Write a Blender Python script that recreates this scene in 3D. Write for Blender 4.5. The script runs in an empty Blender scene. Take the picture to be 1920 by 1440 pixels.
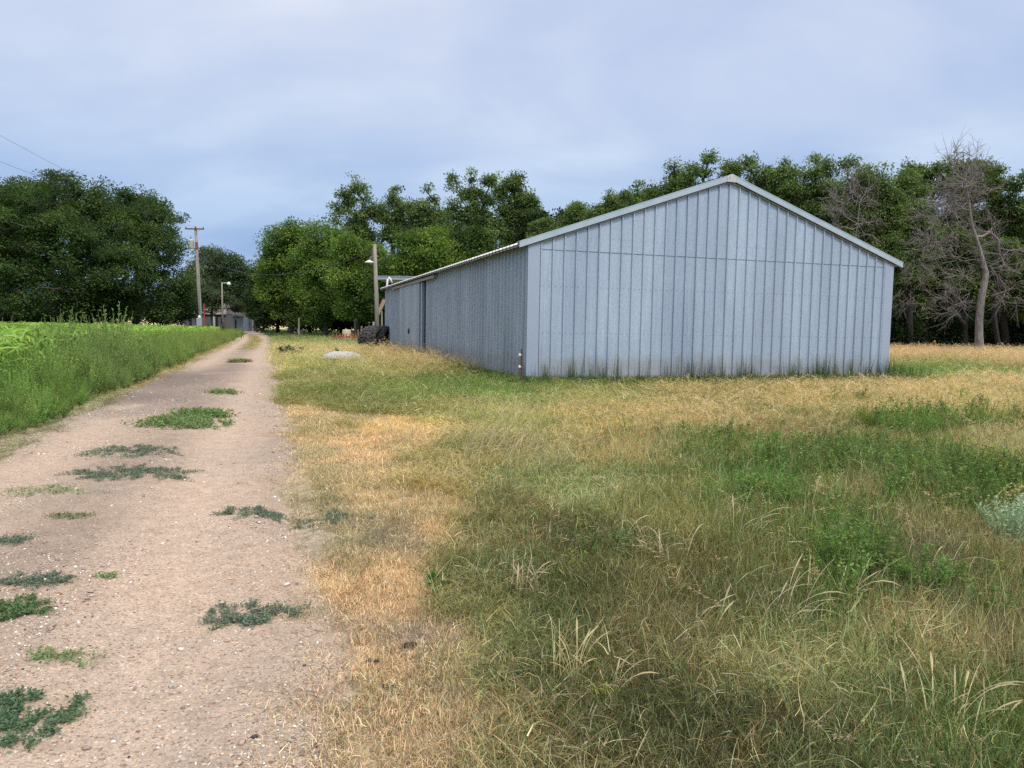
import bpy, math, numpy as np
from mathutils import Matrix, Vector
R = math.radians
scene = bpy.context.scene
COL = scene.collection

# ------------------------------------------------------------------ camera
F_PX, PITCH, ROLL, EYE = 1380.3, 0.0758, 0.0173, 1.3906
cam_d = bpy.data.cameras.new('camera'); cam = bpy.data.objects.new('camera', cam_d); COL.objects.link(cam)
cam_d.sensor_width = 36; cam_d.lens = F_PX / 1920 * 36; cam_d.clip_start = 0.05; cam_d.clip_end = 6000
cam.matrix_world = (Matrix.Translation((0, 0, EYE)) @ Matrix.Rotation(math.pi/2 - PITCH, 4, 'X') @ Matrix.Rotation(ROLL, 4, 'Z'))
scene.camera = cam

# ------------------------------------------------------------------ world, sun, exposure
SUN_EL, SUN_AZ = 52.0, 150.0        # azimuth clockwise from +Y
scene.view_settings.view_transform = 'Standard'; scene.view_settings.look = 'None'
scene.view_settings.exposure = 0.12; scene.view_settings.gamma = 1.0
_c = scene.cycles; _c.use_denoising = False; _c.max_bounces = 5; _c.diffuse_bounces = 3; _c.glossy_bounces = 2; _c.transmission_bounces = 3; _c.transparent_max_bounces = 4; _c.caustics_reflective = False; _c.caustics_refractive = False
W = bpy.data.worlds.new('World'); scene.world = W; W.use_nodes = True
nt = W.node_tree; N = nt.nodes; L = nt.links; N.clear()
def nd(tree, t, **kw):
    n = tree.nodes.new(t)
    for k, v in kw.items(): setattr(n, k, v)
    return n
def ramp(tree, stops, interp='LINEAR'):
    r = nd(tree, 'ShaderNodeValToRGB'); e = r.color_ramp.elements; r.color_ramp.interpolation = interp
    while len(e) < len(stops): e.new(0.5)
    for el, (p, c) in zip(e, stops): el.position = p; el.color = (*c, 1)
    return r
def lin(r, g, b):
    f = lambda c: (c/255/12.92) if c/255 <= .04045 else ((c/255+.055)/1.055)**2.4
    return (f(r), f(g), f(b))
out = nd(nt, 'ShaderNodeOutputWorld')
sky = nd(nt, 'ShaderNodeTexSky', sky_type='NISHITA', sun_disc=False)
sky.sun_elevation = R(SUN_EL); sky.sun_rotation = R(SUN_AZ); sky.air_density = 1.5; sky.dust_density = 2
bg1 = nd(nt, 'ShaderNodeBackground'); bg1.inputs[1].default_value = 0.10; L.new(sky.outputs[0], bg1.inputs[0])
tc = nd(nt, 'ShaderNodeTexCoord'); sep = nd(nt, 'ShaderNodeSeparateXYZ'); L.new(tc.outputs['Generated'], sep.inputs[0])
# cloud deck: elevation ramp, denser and bluer towards the horizon, bright and thin overhead
el = ramp(nt, [(0.0, lin(146, 177, 221)), (0.075, lin(150, 181, 226)), (0.17, lin(174, 197, 232)), (0.30, lin(199, 212, 238)), (0.46, lin(213, 221, 240)), (0.75, (1.15, 1.2, 1.28)), (1.0, (1.75, 1.75, 1.75))])
L.new(sep.outputs[2], el.inputs[0])
# project direction onto a cloud plane so that clouds stretch towards the horizon
mx = nd(nt, 'ShaderNodeMath', operation='MAXIMUM'); L.new(sep.outputs[2], mx.inputs[0]); mx.inputs[1].default_value = 0.03
ad = nd(nt, 'ShaderNodeMath', operation='ADD'); L.new(mx.outputs[0], ad.inputs[0]); ad.inputs[1].default_value = 0.22
dv = nd(nt, 'ShaderNodeVectorMath', operation='DIVIDE'); L.new(tc.outputs['Generated'], dv.inputs[0])
cmb = nd(nt, 'ShaderNodeCombineXYZ'); [L.new(ad.outputs[0], cmb.inputs[i]) for i in range(3)]
L.new(cmb.outputs[0], dv.inputs[1])
mp = nd(nt, 'ShaderNodeMapping'); mp.inputs['Scale'].default_value = (1.0, 1.25, 0.6); mp.inputs['Location'].default_value = (9.1, 4.4, 0.0); mp.inputs['Rotation'].default_value = (0, 0, R(-8))
L.new(dv.outputs[0], mp.inputs[0])
nz = nd(nt, 'ShaderNodeTexNoise'); nz.inputs['Scale'].default_value = 1.35; nz.inputs['Detail'].default_value = 5; nz.inputs['Roughness'].default_value = 0.48; nz.inputs['Distortion'].default_value = 0.3
L.new(mp.outputs[0], nz.inputs[0])
cr = ramp(nt, [(0.30, (0.78, 0.84, 0.93)), (0.45, (0.93, 0.95, 0.98)), (0.54, (1.03, 1.02, 1.0)), (0.66, (1.2, 1.15, 1.07))])
L.new(nz.outputs[0], cr.inputs[0])
mul = nd(nt, 'ShaderNodeMix', data_type='RGBA', blend_type='MULTIPLY'); mul.inputs[0].default_value = 1.0
L.new(el.outputs[0], mul.inputs[6]); L.new(cr.outputs[0], mul.inputs[7])
bg2 = nd(nt, 'ShaderNodeBackground'); bg2.inputs[1].default_value = 1.0; L.new(mul.outputs[2], bg2.inputs[0])
mixs = nd(nt, 'ShaderNodeMixShader'); mixs.inputs[0].default_value = 0.9
L.new(bg1.outputs[0], mixs.inputs[1]); L.new(bg2.outputs[0], mixs.inputs[2]); L.new(mixs.outputs[0], out.inputs[0])
sd = bpy.data.lights.new('sun', 'SUN'); sd.energy = 2.4; sd.angle = R(14); sd.color = (1.0, 0.93, 0.82)
sun = bpy.data.objects.new('sun', sd); COL.objects.link(sun)
_d = Vector((math.sin(R(SUN_AZ))*math.cos(R(SUN_EL)), math.cos(R(SUN_AZ))*math.cos(R(SUN_EL)), math.sin(R(SUN_EL))))
sun.rotation_euler = _d.to_track_quat('Z', 'Y').to_euler()

# ------------------------------------------------------------------ helpers
rng = np.random.default_rng(7)
def ray(px, py):
    a, b = px-960, py-720; c, s = math.cos(ROLL), math.sin(ROLL); a, b = a*c+b*s, -a*s+b*c
    d = (a/F_PX, 1, -b/F_PX); c, s = math.cos(PITCH), math.sin(PITCH)
    return np.array([d[0], d[1]*c+d[2]*s, -d[1]*s+d[2]*c])
def G(px, py, z=0.0):               # a surveyed spot on the ground
    r = ray(px, py); k = (z-EYE)/r[2]; return np.array([r[0]*k, r[1]*k])
def AT(px, py, D):                  # a surveyed spot at distance D
    r = ray(px, py); return np.array([0, 0, EYE]) + r*(D/r[1])
def _h(ix, iy, seed):
    n = (ix*374761393 + iy*668265263 + seed*982451653) & 0xffffffff
    n = ((n ^ (n >> 13))*1274126177) & 0xffffffff
    return ((n ^ (n >> 16)) & 0xffff)/65535.0
def vn(x, y, seed=0):
    x = np.asarray(x, float); y = np.asarray(y, float)
    ix = np.floor(x).astype(np.int64); iy = np.floor(y).astype(np.int64); fx = x-ix; fy = y-iy
    fx = fx*fx*(3-2*fx); fy = fy*fy*(3-2*fy)
    a = _h(ix, iy, seed); b = _h(ix+1, iy, seed); c = _h(ix, iy+1, seed); d = _h(ix+1, iy+1, seed)
    return (a*(1-fx)+b*fx)*(1-fy)+(c*(1-fx)+d*fx)*fy
def fbm(x, y, seed=0, o=4):
    s = 0; w = 0.5; t = 0
    for k in range(o): s = s+w*vn(x*2**k, y*2**k, seed+k*17); t += w; w *= .5
    return s/t
def sm(a, b, x): t = np.clip((x-a)/(b-a), 0, 1); return t*t*(3-2*t)

def tag(o, label=None, cat=None, group=None, kind=None):
    if label: o['label'] = label
    if cat: o['category'] = cat
    if group: o['group'] = group
    if kind: o['kind'] = kind
    return o
def empty(name, loc=(0, 0, 0), rz=0, label=None, cat=None, group=None):
    o = bpy.data.objects.new(name, None); COL.objects.link(o); o.location = loc; o.rotation_euler = (0, 0, rz); o.empty_display_size = .2
    return tag(o, label, cat, group)
def np_mesh(name, V, F, mat, parent=None, col=None, smooth=False, mats=None, mi=None, attrs=None):
    """V (n,3); F list of (m,k) int arrays; col (n,3) per-vertex colour"""
    me = bpy.data.meshes.new(name); V = np.asarray(V, np.float32)
    Fs = [np.asarray(f, np.int32) for f in (F if isinstance(F, list) else [F]) if len(f)]
    me.vertices.add(len(V)); me.vertices.foreach_set('co', V.ravel())
    if Fs:
        loops = np.concatenate([f.ravel() for f in Fs]); cnt = np.concatenate([np.full(len(f), f.shape[1], np.int32) for f in Fs])
        st = np.concatenate([[0], np.cumsum(cnt)[:-1]]).astype(np.int32)
        me.loops.add(len(loops)); me.loops.foreach_set('vertex_index', loops)
        me.polygons.add(len(cnt)); me.polygons.foreach_set('loop_start', st); me.polygons.foreach_set('loop_total', cnt)
    me.update(calc_edges=True)
    if col is not None:
        a = me.attributes.new('col', 'FLOAT_COLOR', 'POINT'); c = np.ones((len(V), 4), np.float32); c[:, :3] = col; a.data.foreach_set('color', c.ravel())
    for an, (ty, arr) in (attrs or {}).items():
        a = me.attributes.new(an, ty, 'POINT')
        a.data.foreach_set({'FLOAT': 'value', 'INT': 'value', 'BOOLEAN': 'value', 'FLOAT_VECTOR': 'vector', 'FLOAT_COLOR': 'color'}[ty], np.ascontiguousarray(arr).ravel())
    for m in (mats or [mat]): me.materials.append(m)
    if mi is not None: me.polygons.foreach_set('material_index', np.asarray(mi, np.int32))
    if smooth: me.polygons.foreach_set('use_smooth', np.ones(len(me.polygons), bool))
    me.validate()
    o = bpy.data.objects.new(name, me); COL.objects.link(o)
    if parent is not None: o.parent = parent
    return o
class MB:
    """collects simple solids into one mesh"""
    def __init__(s): s.V = []; s.F = []; s.n = 0
    def add(s, V, F):
        V = [tuple(map(float, v)) for v in V]; s.V += V; s.F += [tuple(i+s.n for i in f) for f in F]; s.n += len(V); return s
    def box(s, a, b, M=None):
        x0, y0, z0 = a; x1, y1, z1 = b
        P = [(x0, y0, z0), (x1, y0, z0), (x1, y1, z0), (x0, y1, z0), (x0, y0, z1), (x1, y0, z1), (x1, y1, z1), (x0, y1, z1)]
        if M is not None: P = [tuple(M @ Vector(p)) for p in P]
        return s.add(P, [(0, 3, 2, 1), (4, 5, 6, 7), (0, 1, 5, 4), (1, 2, 6, 5), (2, 3, 7, 6), (3, 0, 4, 7)])
    def tube(s, pts, r, n=8, cap=True):
        pts = [Vector(p) for p in pts]; r = r if hasattr(r, '__len__') else [r]*len(pts); V = []; F = []
        for i, p in enumerate(pts):
            t = (pts[min(i+1, len(pts)-1)]-pts[max(i-1, 0)]).normalized()
            u = t.cross(Vector((0, 0, 1)) if abs(t.z) < .9 else Vector((1, 0, 0))).normalized(); w = t.cross(u)
            V += [p+(u*math.cos(2*math.pi*k/n)+w*math.sin(2*math.pi*k/n))*r[i] for k in range(n)]
        for i in range(len(pts)-1): F += [(i*n+k, i*n+(k+1) % n, (i+1)*n+(k+1) % n, (i+1)*n+k) for k in range(n)]
        if cap: F += [tuple(range(n))[::-1], tuple((len(pts)-1)*n+k for k in range(n))]
        return s.add(V, F)
    def lathe(s, prof, c=(0, 0, 0), n=24):
        V = []; F = []; m = len(prof)
        for k in range(n):
            a = 2*math.pi*k/n; V += [(c[0]+r*math.cos(a), c[1]+r*math.sin(a), c[2]+z) for r, z in prof]
        for k in range(n):
            for j in range(m-1): F.append((k*m+j, ((k+1) % n)*m+j, ((k+1) % n)*m+j+1, k*m+j+1))
        return s.add(V, F)
    def build(s, name, mat, parent=None, smooth=False, bevel=0):
        me = bpy.data.meshes.new(name); me.from_pydata(s.V, [], s.F); me.materials.append(mat); me.validate()
        if smooth: me.polygons.foreach_set('use_smooth', [True]*len(me.polygons))
        o = bpy.data.objects.new(name, me); COL.objects.link(o)
        if parent is not None: o.parent = parent
        if bevel:
            b = o.modifiers.new('bevel', 'BEVEL'); b.width = bevel; b.segments = 2; b.limit_method = 'ANGLE'
        return o

# ------------------------------------------------------------------ materials
def mat(name, base=(.5, .5, .5), rough=.8, metal=0.0):
    m = bpy.data.materials.new(name); m.use_nodes = True
    b = m.node_tree.nodes['Principled BSDF']; b.inputs['Base Color'].default_value = (*base, 1)
    b.inputs['Roughness'].default_value = rough; b.inputs['Metallic'].default_value = metal
    return m
def coords(t, scale=(1, 1, 1), kind='Object'):
    c = nd(t, 'ShaderNodeTexCoord'); m = nd(t, 'ShaderNodeMapping'); m.inputs['Scale'].default_value = scale
    t.links.new(c.outputs[kind], m.inputs[0]); return m.outputs[0]
def noise(t, vec, scale, detail=4, rough=.55):
    n = nd(t, 'ShaderNodeTexNoise'); n.inputs['Scale'].default_value = scale; n.inputs['Detail'].default_value = detail; n.inputs['Roughness'].default_value = rough
    t.links.new(vec, n.inputs[0]); return n.outputs[0]
def mixc(t, fac, a, b, blend='MIX'):
    m = nd(t, 'ShaderNodeMix', data_type='RGBA', blend_type=blend)
    for s, v in ((m.inputs[0], fac), (m.inputs[6], a), (m.inputs[7], b)):
        if isinstance(v, (int, float)): s.default_value = v
        elif isinstance(v, tuple): s.default_value = (*v, 1) if len(v) == 3 else v
        else: t.links.new(v, s)
    return m.outputs[2]
def bump(t, h, strength, dist):
    b = nd(t, 'ShaderNodeBump'); b.inputs['Strength'].default_value = strength; b.inputs['Distance'].default_value = dist
    t.links.new(h, b.inputs['Height']); return b.outputs[0]
def bsdf(m): return m.node_tree.nodes['Principled BSDF']
def mottled(name, c1, c2, scale=4, rough=.8, metal=0.0, stretch=(1, 1, 1), b=.3, bd=.01, lo=.35, hi=.65):
    m = mat(name, c1, rough, metal); t = m.node_tree; v = coords(t, stretch); n = noise(t, v, scale, 6, .6)
    r = ramp(t, [(lo, c1), (hi, c2)]); t.links.new(n, r.inputs[0]); t.links.new(r.outputs[0], bsdf(m).inputs['Base Color'])
    t.links.new(bump(t, n, b, bd), bsdf(m).inputs['Normal']); return m
def leaf_mat(name, src='GEOM', trans=.35, rough=.6, tmul=(1.15, 1.25, .7)):
    """two-sided thin leaf; colour from mesh attribute col, times instance attribute tint when present"""
    m = bpy.data.materials.new(name); m.use_nodes = True; t = m.node_tree; t.nodes.clear()
    o = nd(t, 'ShaderNodeOutputMaterial'); a = nd(t, 'ShaderNodeAttribute', attribute_name='col'); c = a.outputs[0]
    if src == 'INST':
        b = nd(t, 'ShaderNodeAttribute', attribute_name='tint', attribute_type='INSTANCER'); c = mixc(t, 1.0, b.outputs[0], c, 'MULTIPLY')
    d = nd(t, 'ShaderNodeBsdfDiffuse'); t.links.new(c, d.inputs[0])
    tr = nd(t, 'ShaderNodeBsdfTranslucent'); t.links.new(mixc(t, 1.0, c, tmul, 'MULTIPLY'), tr.inputs[0])
    ms = nd(t, 'ShaderNodeMixShader'); ms.inputs[0].default_value = trans
    t.links.new(d.outputs[0], ms.inputs[1]); t.links.new(tr.outputs[0], ms.inputs[2])
    gl = nd(t, 'ShaderNodeBsdfGlossy'); gl.inputs['Roughness'].default_value = rough; gl.inputs[0].default_value = (.8, .85, .9, 1)
    m2 = nd(t, 'ShaderNodeMixShader'); m2.inputs[0].default_value = .012
    t.links.new(ms.outputs[0], m2.inputs[1]); t.links.new(gl.outputs[0], m2.inputs[2]); t.links.new(m2.outputs[0], o.inputs[0])
    return m
M_leaf = leaf_mat('tree_leaves'); M_inst = leaf_mat('plant_blades', 'INST'); M_plant = leaf_mat('plant_leaves')
M_bark = mottled('bark', (.045, .038, .03), (.13, .11, .09), 5, .95, stretch=(3, 3, .6), b=.8, bd=.03)
M_bark_shade = mottled('shaded_bark', (.012, .010, .008), (.032, .028, .023), 5, .95, stretch=(3, 3, .6))  # darker copy of the bark, woodland shade put into its colour
M_bark_dead = mottled('dead_bark', (.13, .115, .11), (.29, .26, .25), 4, .95, stretch=(3, 3, .6), b=.8, bd=.03)

# galvanised sheet
def galv(name, c1, c2, metal=.35, rough=.5, streak=.5):
    m = mat(name, c1, rough, metal); t = m.node_tree; v = coords(t)
    vo = nd(t, 'ShaderNodeTexVoronoi'); vo.inputs['Scale'].default_value = 26; t.links.new(v, vo.inputs[0])
    n1 = noise(t, v, 30, 5, .75); n2 = noise(t, coords(t, (3.2, 3.2, .22)), 1.6, 4, .6); n3 = noise(t, coords(t, (1, 1, 1)), 190, 2, .5)
    r1 = ramp(t, [(.33, (.72, .75, .79)), (.45, (.94, .95, .96)), (.55, (1.04, 1.04, 1.03)), (.68, (1.20, 1.19, 1.17))]); t.links.new(n1, r1.inputs[0])
    c = mixc(t, n2, c1, c2); c = mixc(t, .65, c, r1.outputs[0], 'MULTIPLY')
    sp = ramp(t, [(0, (.84, .85, .88)), (1, (1.1, 1.1, 1.1))]); t.links.new(vo.outputs['Color'], sp.inputs[0]); c = mixc(t, .6, c, sp.outputs[0], 'MULTIPLY')
    s3 = ramp(t, [(.62, (1, 1, 1)), (.72, (.55, .5, .5))]); t.links.new(n3, s3.inputs[0]); c = mixc(t, .4, c, s3.outputs[0], 'MULTIPLY'); n7 = noise(t, coords(t, (9, 9, .25)), 2.2, 3, .6); r7 = ramp(t, [(.35, (.86, .87, .89)), (.62, (1.07, 1.07, 1.06))]); t.links.new(n7, r7.inputs[0]); c = mixc(t, streak, c, r7.outputs[0], 'MULTIPLY')
    # splash dirt along the foot of the wall
    ge = nd(t, 'ShaderNodeSeparateXYZ'); t.links.new(v, ge.inputs[0]); n4 = noise(t, v, 3, 5, .6)
    a = nd(t, 'ShaderNodeMath', operation='MULTIPLY_ADD'); t.links.new(n4, a.inputs[0]); a.inputs[1].default_value = -1.1; t.links.new(ge.outputs[2], a.inputs[2])
    d = ramp(t, [(0.0, (1, 1, 1)), (.25, (0, 0, 0))]); t.links.new(a.outputs[0], d.inputs[0]); c = mixc(t, d.outputs[0], c, mixc(t, .5, c, (.36, .33, .30)))
    ax_ = nd(t, 'ShaderNodeMath', operation='ADD'); t.links.new(ge.outputs[0], ax_.inputs[0]); t.links.new(ge.outputs[1], ax_.inputs[1])
    fl = nd(t, 'ShaderNodeMath', operation='DIVIDE'); t.links.new(ax_.outputs[0], fl.inputs[0]); fl.inputs[1].default_value = .9144; f2 = nd(t, 'ShaderNodeMath', operation='FLOOR'); t.links.new(fl.outputs[0], f2.inputs[0])
    wn = nd(t, 'ShaderNodeTexWhiteNoise', noise_dimensions='1D'); t.links.new(f2.outputs[0], wn.inputs['W']); rw = ramp(t, [(0, (.90, .91, .93)), (1, (1.08, 1.07, 1.06))]); t.links.new(wn.outputs[0], rw.inputs[0]); c = mixc(t, 1.0, c, rw.outputs[0], 'MULTIPLY')
    n6 = noise(t, coords(t, (1.2, 1.2, .35)), .9, 4, .6); r6 = ramp(t, [(.3, (.88, .88, .90)), (.7, (1.10, 1.10, 1.09))]); t.links.new(n6, r6.inputs[0]); c = mixc(t, 1.0, c, r6.outputs[0], 'MULTIPLY')
    t.links.new(c, bsdf(m).inputs['Base Color'])
    t.links.new(bump(t, n2, .25, .02), bsdf(m).inputs['Normal'])
    return m
M_wall = galv('galvanised_sheet', (.375, .465, .575), (.44, .53, .645))
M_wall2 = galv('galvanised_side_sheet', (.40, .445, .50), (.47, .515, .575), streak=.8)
M_trim = mottled('trim_metal', (.40, .49, .56), (.48, .56, .63), 2.5, .42, .35, b=.05)
M_cornertrim = mottled('corner_trim_metal', (.37, .44, .56), (.40, .47, .59), 1.5, .42, .35, b=.05)
M_roof = mottled('roof_sheet', (.22, .23, .25), (.32, .33, .34), 3, .42, .4, b=.05)
M_eave = mottled('eave_edge', (.24, .235, .23), (.42, .41, .39), 6, .6, .1, b=.1)
M_dark = mat('dark_gap', (.012, .013, .016), .9)
M_rust = mottled('rusty_steel', (.07, .028, .018), (.16, .06, .035), 14, .85, b=.3)
M_white = mottled('white_plastic', (.75, .75, .73), (.82, .82, .8), 8, .5, b=.05)
M_wood = mottled('weathered_wood', (.21, .19, .165), (.34, .31, .27), 5, .95, stretch=(5, 5, .35), b=.5, bd=.01)
M_wood_dark = mottled('dark_crossarm_wood', (.10, .09, .09), (.17, .15, .14), 6, .95, stretch=(1, 4, 4), b=.4)
M_shedwood = mottled('bare_board_wall', (.05, .05, .05), (.17, .17, .17), 3, .95, stretch=(4, 4, .5), b=.3)  # board tone darkened for the tree shade over the far sheds
M_rustroof = mottled('rusted_tin_roof', (.09, .065, .06), (.30, .27, .27), 1.4, .7, .2, stretch=(1, 1, 1), b=.1)  # rust tones, darkened for the tree shade on the shed roofs
M_greymetal = mottled('grey_enclosure', (.30, .35, .41), (.36, .41, .47), 5, .5, .2, b=.05)
M_redpaint = mottled('faded_red_paint', (.24, .04, .035), (.36, .08, .065), 12, .7, b=.2)
M_pinkcan = mottled('chalky_transformer_paint', (.50, .47, .47), (.66, .63, .62), 6, .5, b=.1)
M_rubber = mottled('tractor_rubber', (.022, .022, .023), (.085, .08, .075), 5, .85, b=.3)
M_dome = mottled('pale_chalky_shell', (.36, .34, .35), (.52, .49, .50), 6, .8, b=.1)
M_wire = mat('cable', (.03, .03, .035), .6)

# ------------------------------------------------------------------ road geometry
YAW = -0.3156; TAN = math.tan(-YAW)
_cl = [(-1.42+TAN*6, -6), (-1.42-TAN*58, 58), (-28.6, 81), (-43.6, 121), (-56.5, 152), (-64, 163), (-78, 170), (-110, 172)]
def centre_line():
    P = np.array(_cl, float); Q = []
    n = len(P)
    for i in range(n-1):                       # Catmull-Rom
        p0 = P[max(i-1, 0)]; p1 = P[i]; p2 = P[i+1]; p3 = P[min(i+2, n-1)]
        if i == 0: p3 = 2*p2-p1; p0 = 2*p1-p2
        if i == 1: p0 = P[0]+(P[1]-P[0])*.6
        m = int(max(8, np.hypot(*(p2-p1))/.12)) if i == 0 else int(np.hypot(*(p2-p1))/.8)
        for k in range(m):
            t = k/m; Q.append(.5*((2*p1)+(-p0+p2)*t+(2*p0-5*p1+4*p2-p3)*t*t+(-p0+3*p1-3*p2+p3)*t**3))
    Q.append(P[-1]); return np.array(Q)
CLN = centre_line()
def road_uv(x, y):
    """signed offset to the right of the road's centre line and distance along"""
    x = np.asarray(x, float); y = np.asarray(y, float); c, s = math.cos(YAW), math.sin(YAW)
    u = (x+1.42)*c-(y)*s; v = (x+1.42)*s+y*c
    far = y > 57
    if np.any(far):
        cs = CLN[::2]; xf, yf = x[far], y[far]; uf = np.empty(len(xf)); T = np.gradient(cs, axis=0); T /= np.hypot(T[:, 0], T[:, 1])[:, None]
        for a in range(0, len(xf), 4000):
            dx = xf[a:a+4000, None]-cs[None, :, 0]; dy = yf[a:a+4000, None]-cs[None, :, 1]; i = np.argmin(dx*dx+dy*dy, 1); r = np.arange(len(i))
            uf[a:a+4000] = dx[r, i]*T[i, 1]-dy[r, i]*T[i, 0]
        u = u.copy(); u[far] = uf
    return u, v
def half_w(v): return 1.48+.006*np.clip(v-60, 0, 90)
def gz(x, y):
    return .05*(fbm(x*.35, y*.35, 3, 3)-.5)+.03*(fbm(x*1.7, y*1.7, 9, 3)-.5)
def road_z(x, y, u, v):
    e = np.abs(u)/half_w(v)
    rut = -.035*np.exp(-((np.abs(u)-.8)/.30)**2)+.012*fbm(x*3.2, y*1.1, 77, 3)
    edge = -.10*sm(.84, 1.10, e+.50*(fbm(x*.8, y*.8, 21, 4)-.5))
    return .022+rut+edge+.010*(fbm(x*2.5, y*2.5, 5, 3)-.5)

# ------------------------------------------------------------------ ground survey: what grows where on the right of the road
# px, py, seen colour, height m, tan seed grass 0-1, broadleaf weeds 0-1, cover 0-1
SV = [(600,1420,178,155,125,.02,0,0,.35),(640,1400,165,148,98,.03,0,0,.8),(760,1380,178,155,110,.035,0,0,.9),(900,1400,165,145,100,.05,0,0,1),(1000,1420,118,112,75,.09,0,.1,1),(1150,1400,84,86,56,.13,0,.15,1),(1400,1400,84,84,56,.16,0,.15,1),
(1650,1400,98,106,68,.17,.05,.2,1),(1850,1400,92,110,60,.2,.05,.3,1),(560,1260,180,160,135,.02,0,0,.15),(700,1250,188,158,108,.03,0,0,.75),(745,1230,150,130,110,.03,0,0,.3),(850,1250,172,150,98,.04,0,0,1),(1000,1270,112,110,68,.1,0,.1,1),(1200,1250,96,96,62,.15,0,.15,1),(1450,1290,142,140,92,.13,.05,.1,1),
(1700,1250,128,130,85,.18,.1,.2,1),(1880,1250,125,118,85,.25,.1,.2,1),(590,1130,180,160,130,.02,0,0,.25),(670,1100,196,160,106,.03,0,0,.95),(740,1020,140,122,100,.03,0,0,.5),(770,1110,192,158,106,.035,0,0,1),(850,1130,140,126,82,.07,0,.05,1),(900,1090,96,104,66,.12,0,.15,1),(1100,1120,86,90,52,.16,0,.15,1),(1300,1100,104,100,62,.18,.05,.15,1),
(1450,1100,112,110,66,.2,.08,.25,1),(1580,1080,80,112,50,.3,.05,.9,1),(1750,1080,112,106,78,.22,.15,.2,.9),(1880,1120,112,112,70,.25,.1,.3,1),(560,1000,150,140,105,.02,0,0,.45),(610,960,150,142,100,.03,0,0,.9),(720,950,200,164,112,.03,0,0,1),(840,960,168,148,95,.05,0,0,1),(820,1010,196,160,106,.03,0,0,1),(870,1010,104,104,66,.13,0,.1,1),(950,960,126,114,76,.12,.05,.05,1),(1080,930,150,152,100,.08,.05,0,1),
(1050,1020,92,92,58,.15,0,.1,1),(1250,950,122,122,70,.22,.15,.3,1),(1400,930,90,120,56,.32,.15,.9,1),(1550,930,112,118,66,.3,.2,.6,1),(1700,940,80,108,46,.32,.1,1,1),(1880,950,86,112,52,.32,.1,.9,1),(560,850,168,155,110,.02,0,0,.6),(600,860,185,160,104,.03,0,0,.95),(700,850,204,170,116,.03,0,0,1),(800,860,165,145,90,.08,0,0,1),(900,850,140,128,84,.18,0,.05,1),
(1000,870,145,142,88,.14,.1,.05,1),(1150,850,160,140,88,.25,.45,.1,1),(1300,850,132,130,76,.28,.35,.5,1),(1500,830,142,118,80,.3,.7,.2,1),(1600,880,105,120,60,.3,.2,.8,1),(1700,830,146,128,78,.3,.6,.3,1),(1880,840,160,142,96,.25,.4,.2,1),(545,780,185,160,110,.03,0,0,.8),(580,770,192,164,108,.03,0,0,1),(640,790,165,148,90,.06,0,0,1),(650,760,128,126,72,.1,0,.1,1),(730,795,202,170,98,.05,0,0,1),(740,830,196,160,100,.05,0,0,1),(830,785,175,152,82,.1,0,0,1),(950,790,158,154,84,.2,.1,0,1),
(1100,790,172,148,86,.28,.6,0,1),(1300,790,176,146,90,.32,.85,0,1),(1500,780,176,146,92,.32,.9,.05,1),(1700,775,172,146,90,.35,.8,.1,1),(1710,815,100,125,50,.4,.3,.8,1),(1880,770,175,150,94,.3,.7,.1,1),(535,720,180,160,105,.03,0,0,.9),(580,725,140,138,80,.08,0,.05,1),(650,735,120,126,62,.15,0,.1,1),(750,740,124,142,58,.25,.05,.05,1),(850,740,106,144,56,.32,.05,.1,1),(950,740,112,142,60,.3,.1,.05,1),(1000,735,120,140,60,.3,.3,0,1),
(1100,745,152,146,78,.3,.35,0,1),(1300,745,182,152,95,.36,.9,0,1),(1500,738,180,150,96,.36,.95,0,1),(1700,733,190,158,106,.38,1,0,1),(1880,725,190,158,110,.38,1,0,1),(535,690,185,165,100,.03,0,0,1),(570,685,168,165,100,.35,.2,0,1),(600,705,150,150,80,.25,.25,0,1),(700,700,158,148,78,.4,.75,0,1),(800,698,165,142,82,.45,1,0,1),(880,705,150,140,75,.45,.9,.1,1),(940,722,90,130,48,.35,.15,.1,1),
(560,670,200,185,135,.55,.1,0,1),(600,675,180,160,105,.5,.6,0,1),(700,675,178,146,92,.5,1,0,1),(800,680,176,142,90,.5,1,0,1),(530,650,170,150,95,.06,0,0,1),(555,645,110,130,64,.2,.1,0,1),(620,650,130,150,72,.25,.1,0,1),(720,660,140,150,70,.3,.3,0,1),(1000,716,70,100,38,.25,.1,.1,1),(1200,714,68,98,36,.28,.1,.1,1),(1400,712,72,102,38,.3,.1,.1,1),(1600,708,70,102,40,.3,.1,.1,1),
(1720,710,78,126,42,.22,.05,0,1),(1800,706,74,130,46,.2,0,0,1),(1900,712,120,130,60,.3,.4,0,1),(1700,682,188,148,98,.6,1,0,1),(1780,688,130,140,62,.3,.5,0,1),(1850,680,186,148,98,.6,1,0,1),(1920,690,186,148,98,.6,1,0,1),(520,630,80,104,50,.15,0,.1,1),(560,628,84,106,50,.2,0,.1,1),(620,630,120,110,60,.3,.4,0,1),(500,616,84,108,52,.2,0,.1,1),(600,617,90,100,55,.25,.1,0,1)]
_sx = np.array([G(s[0], s[1]) for s in SV]); _sv = np.array([[*lin(*s[2:5]), *s[5:]] for s in SV])
_sk = np.c_[_sx[:, 0]/_sx[:, 1]*2.2, np.log(_sx[:, 1])*1.6]
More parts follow.
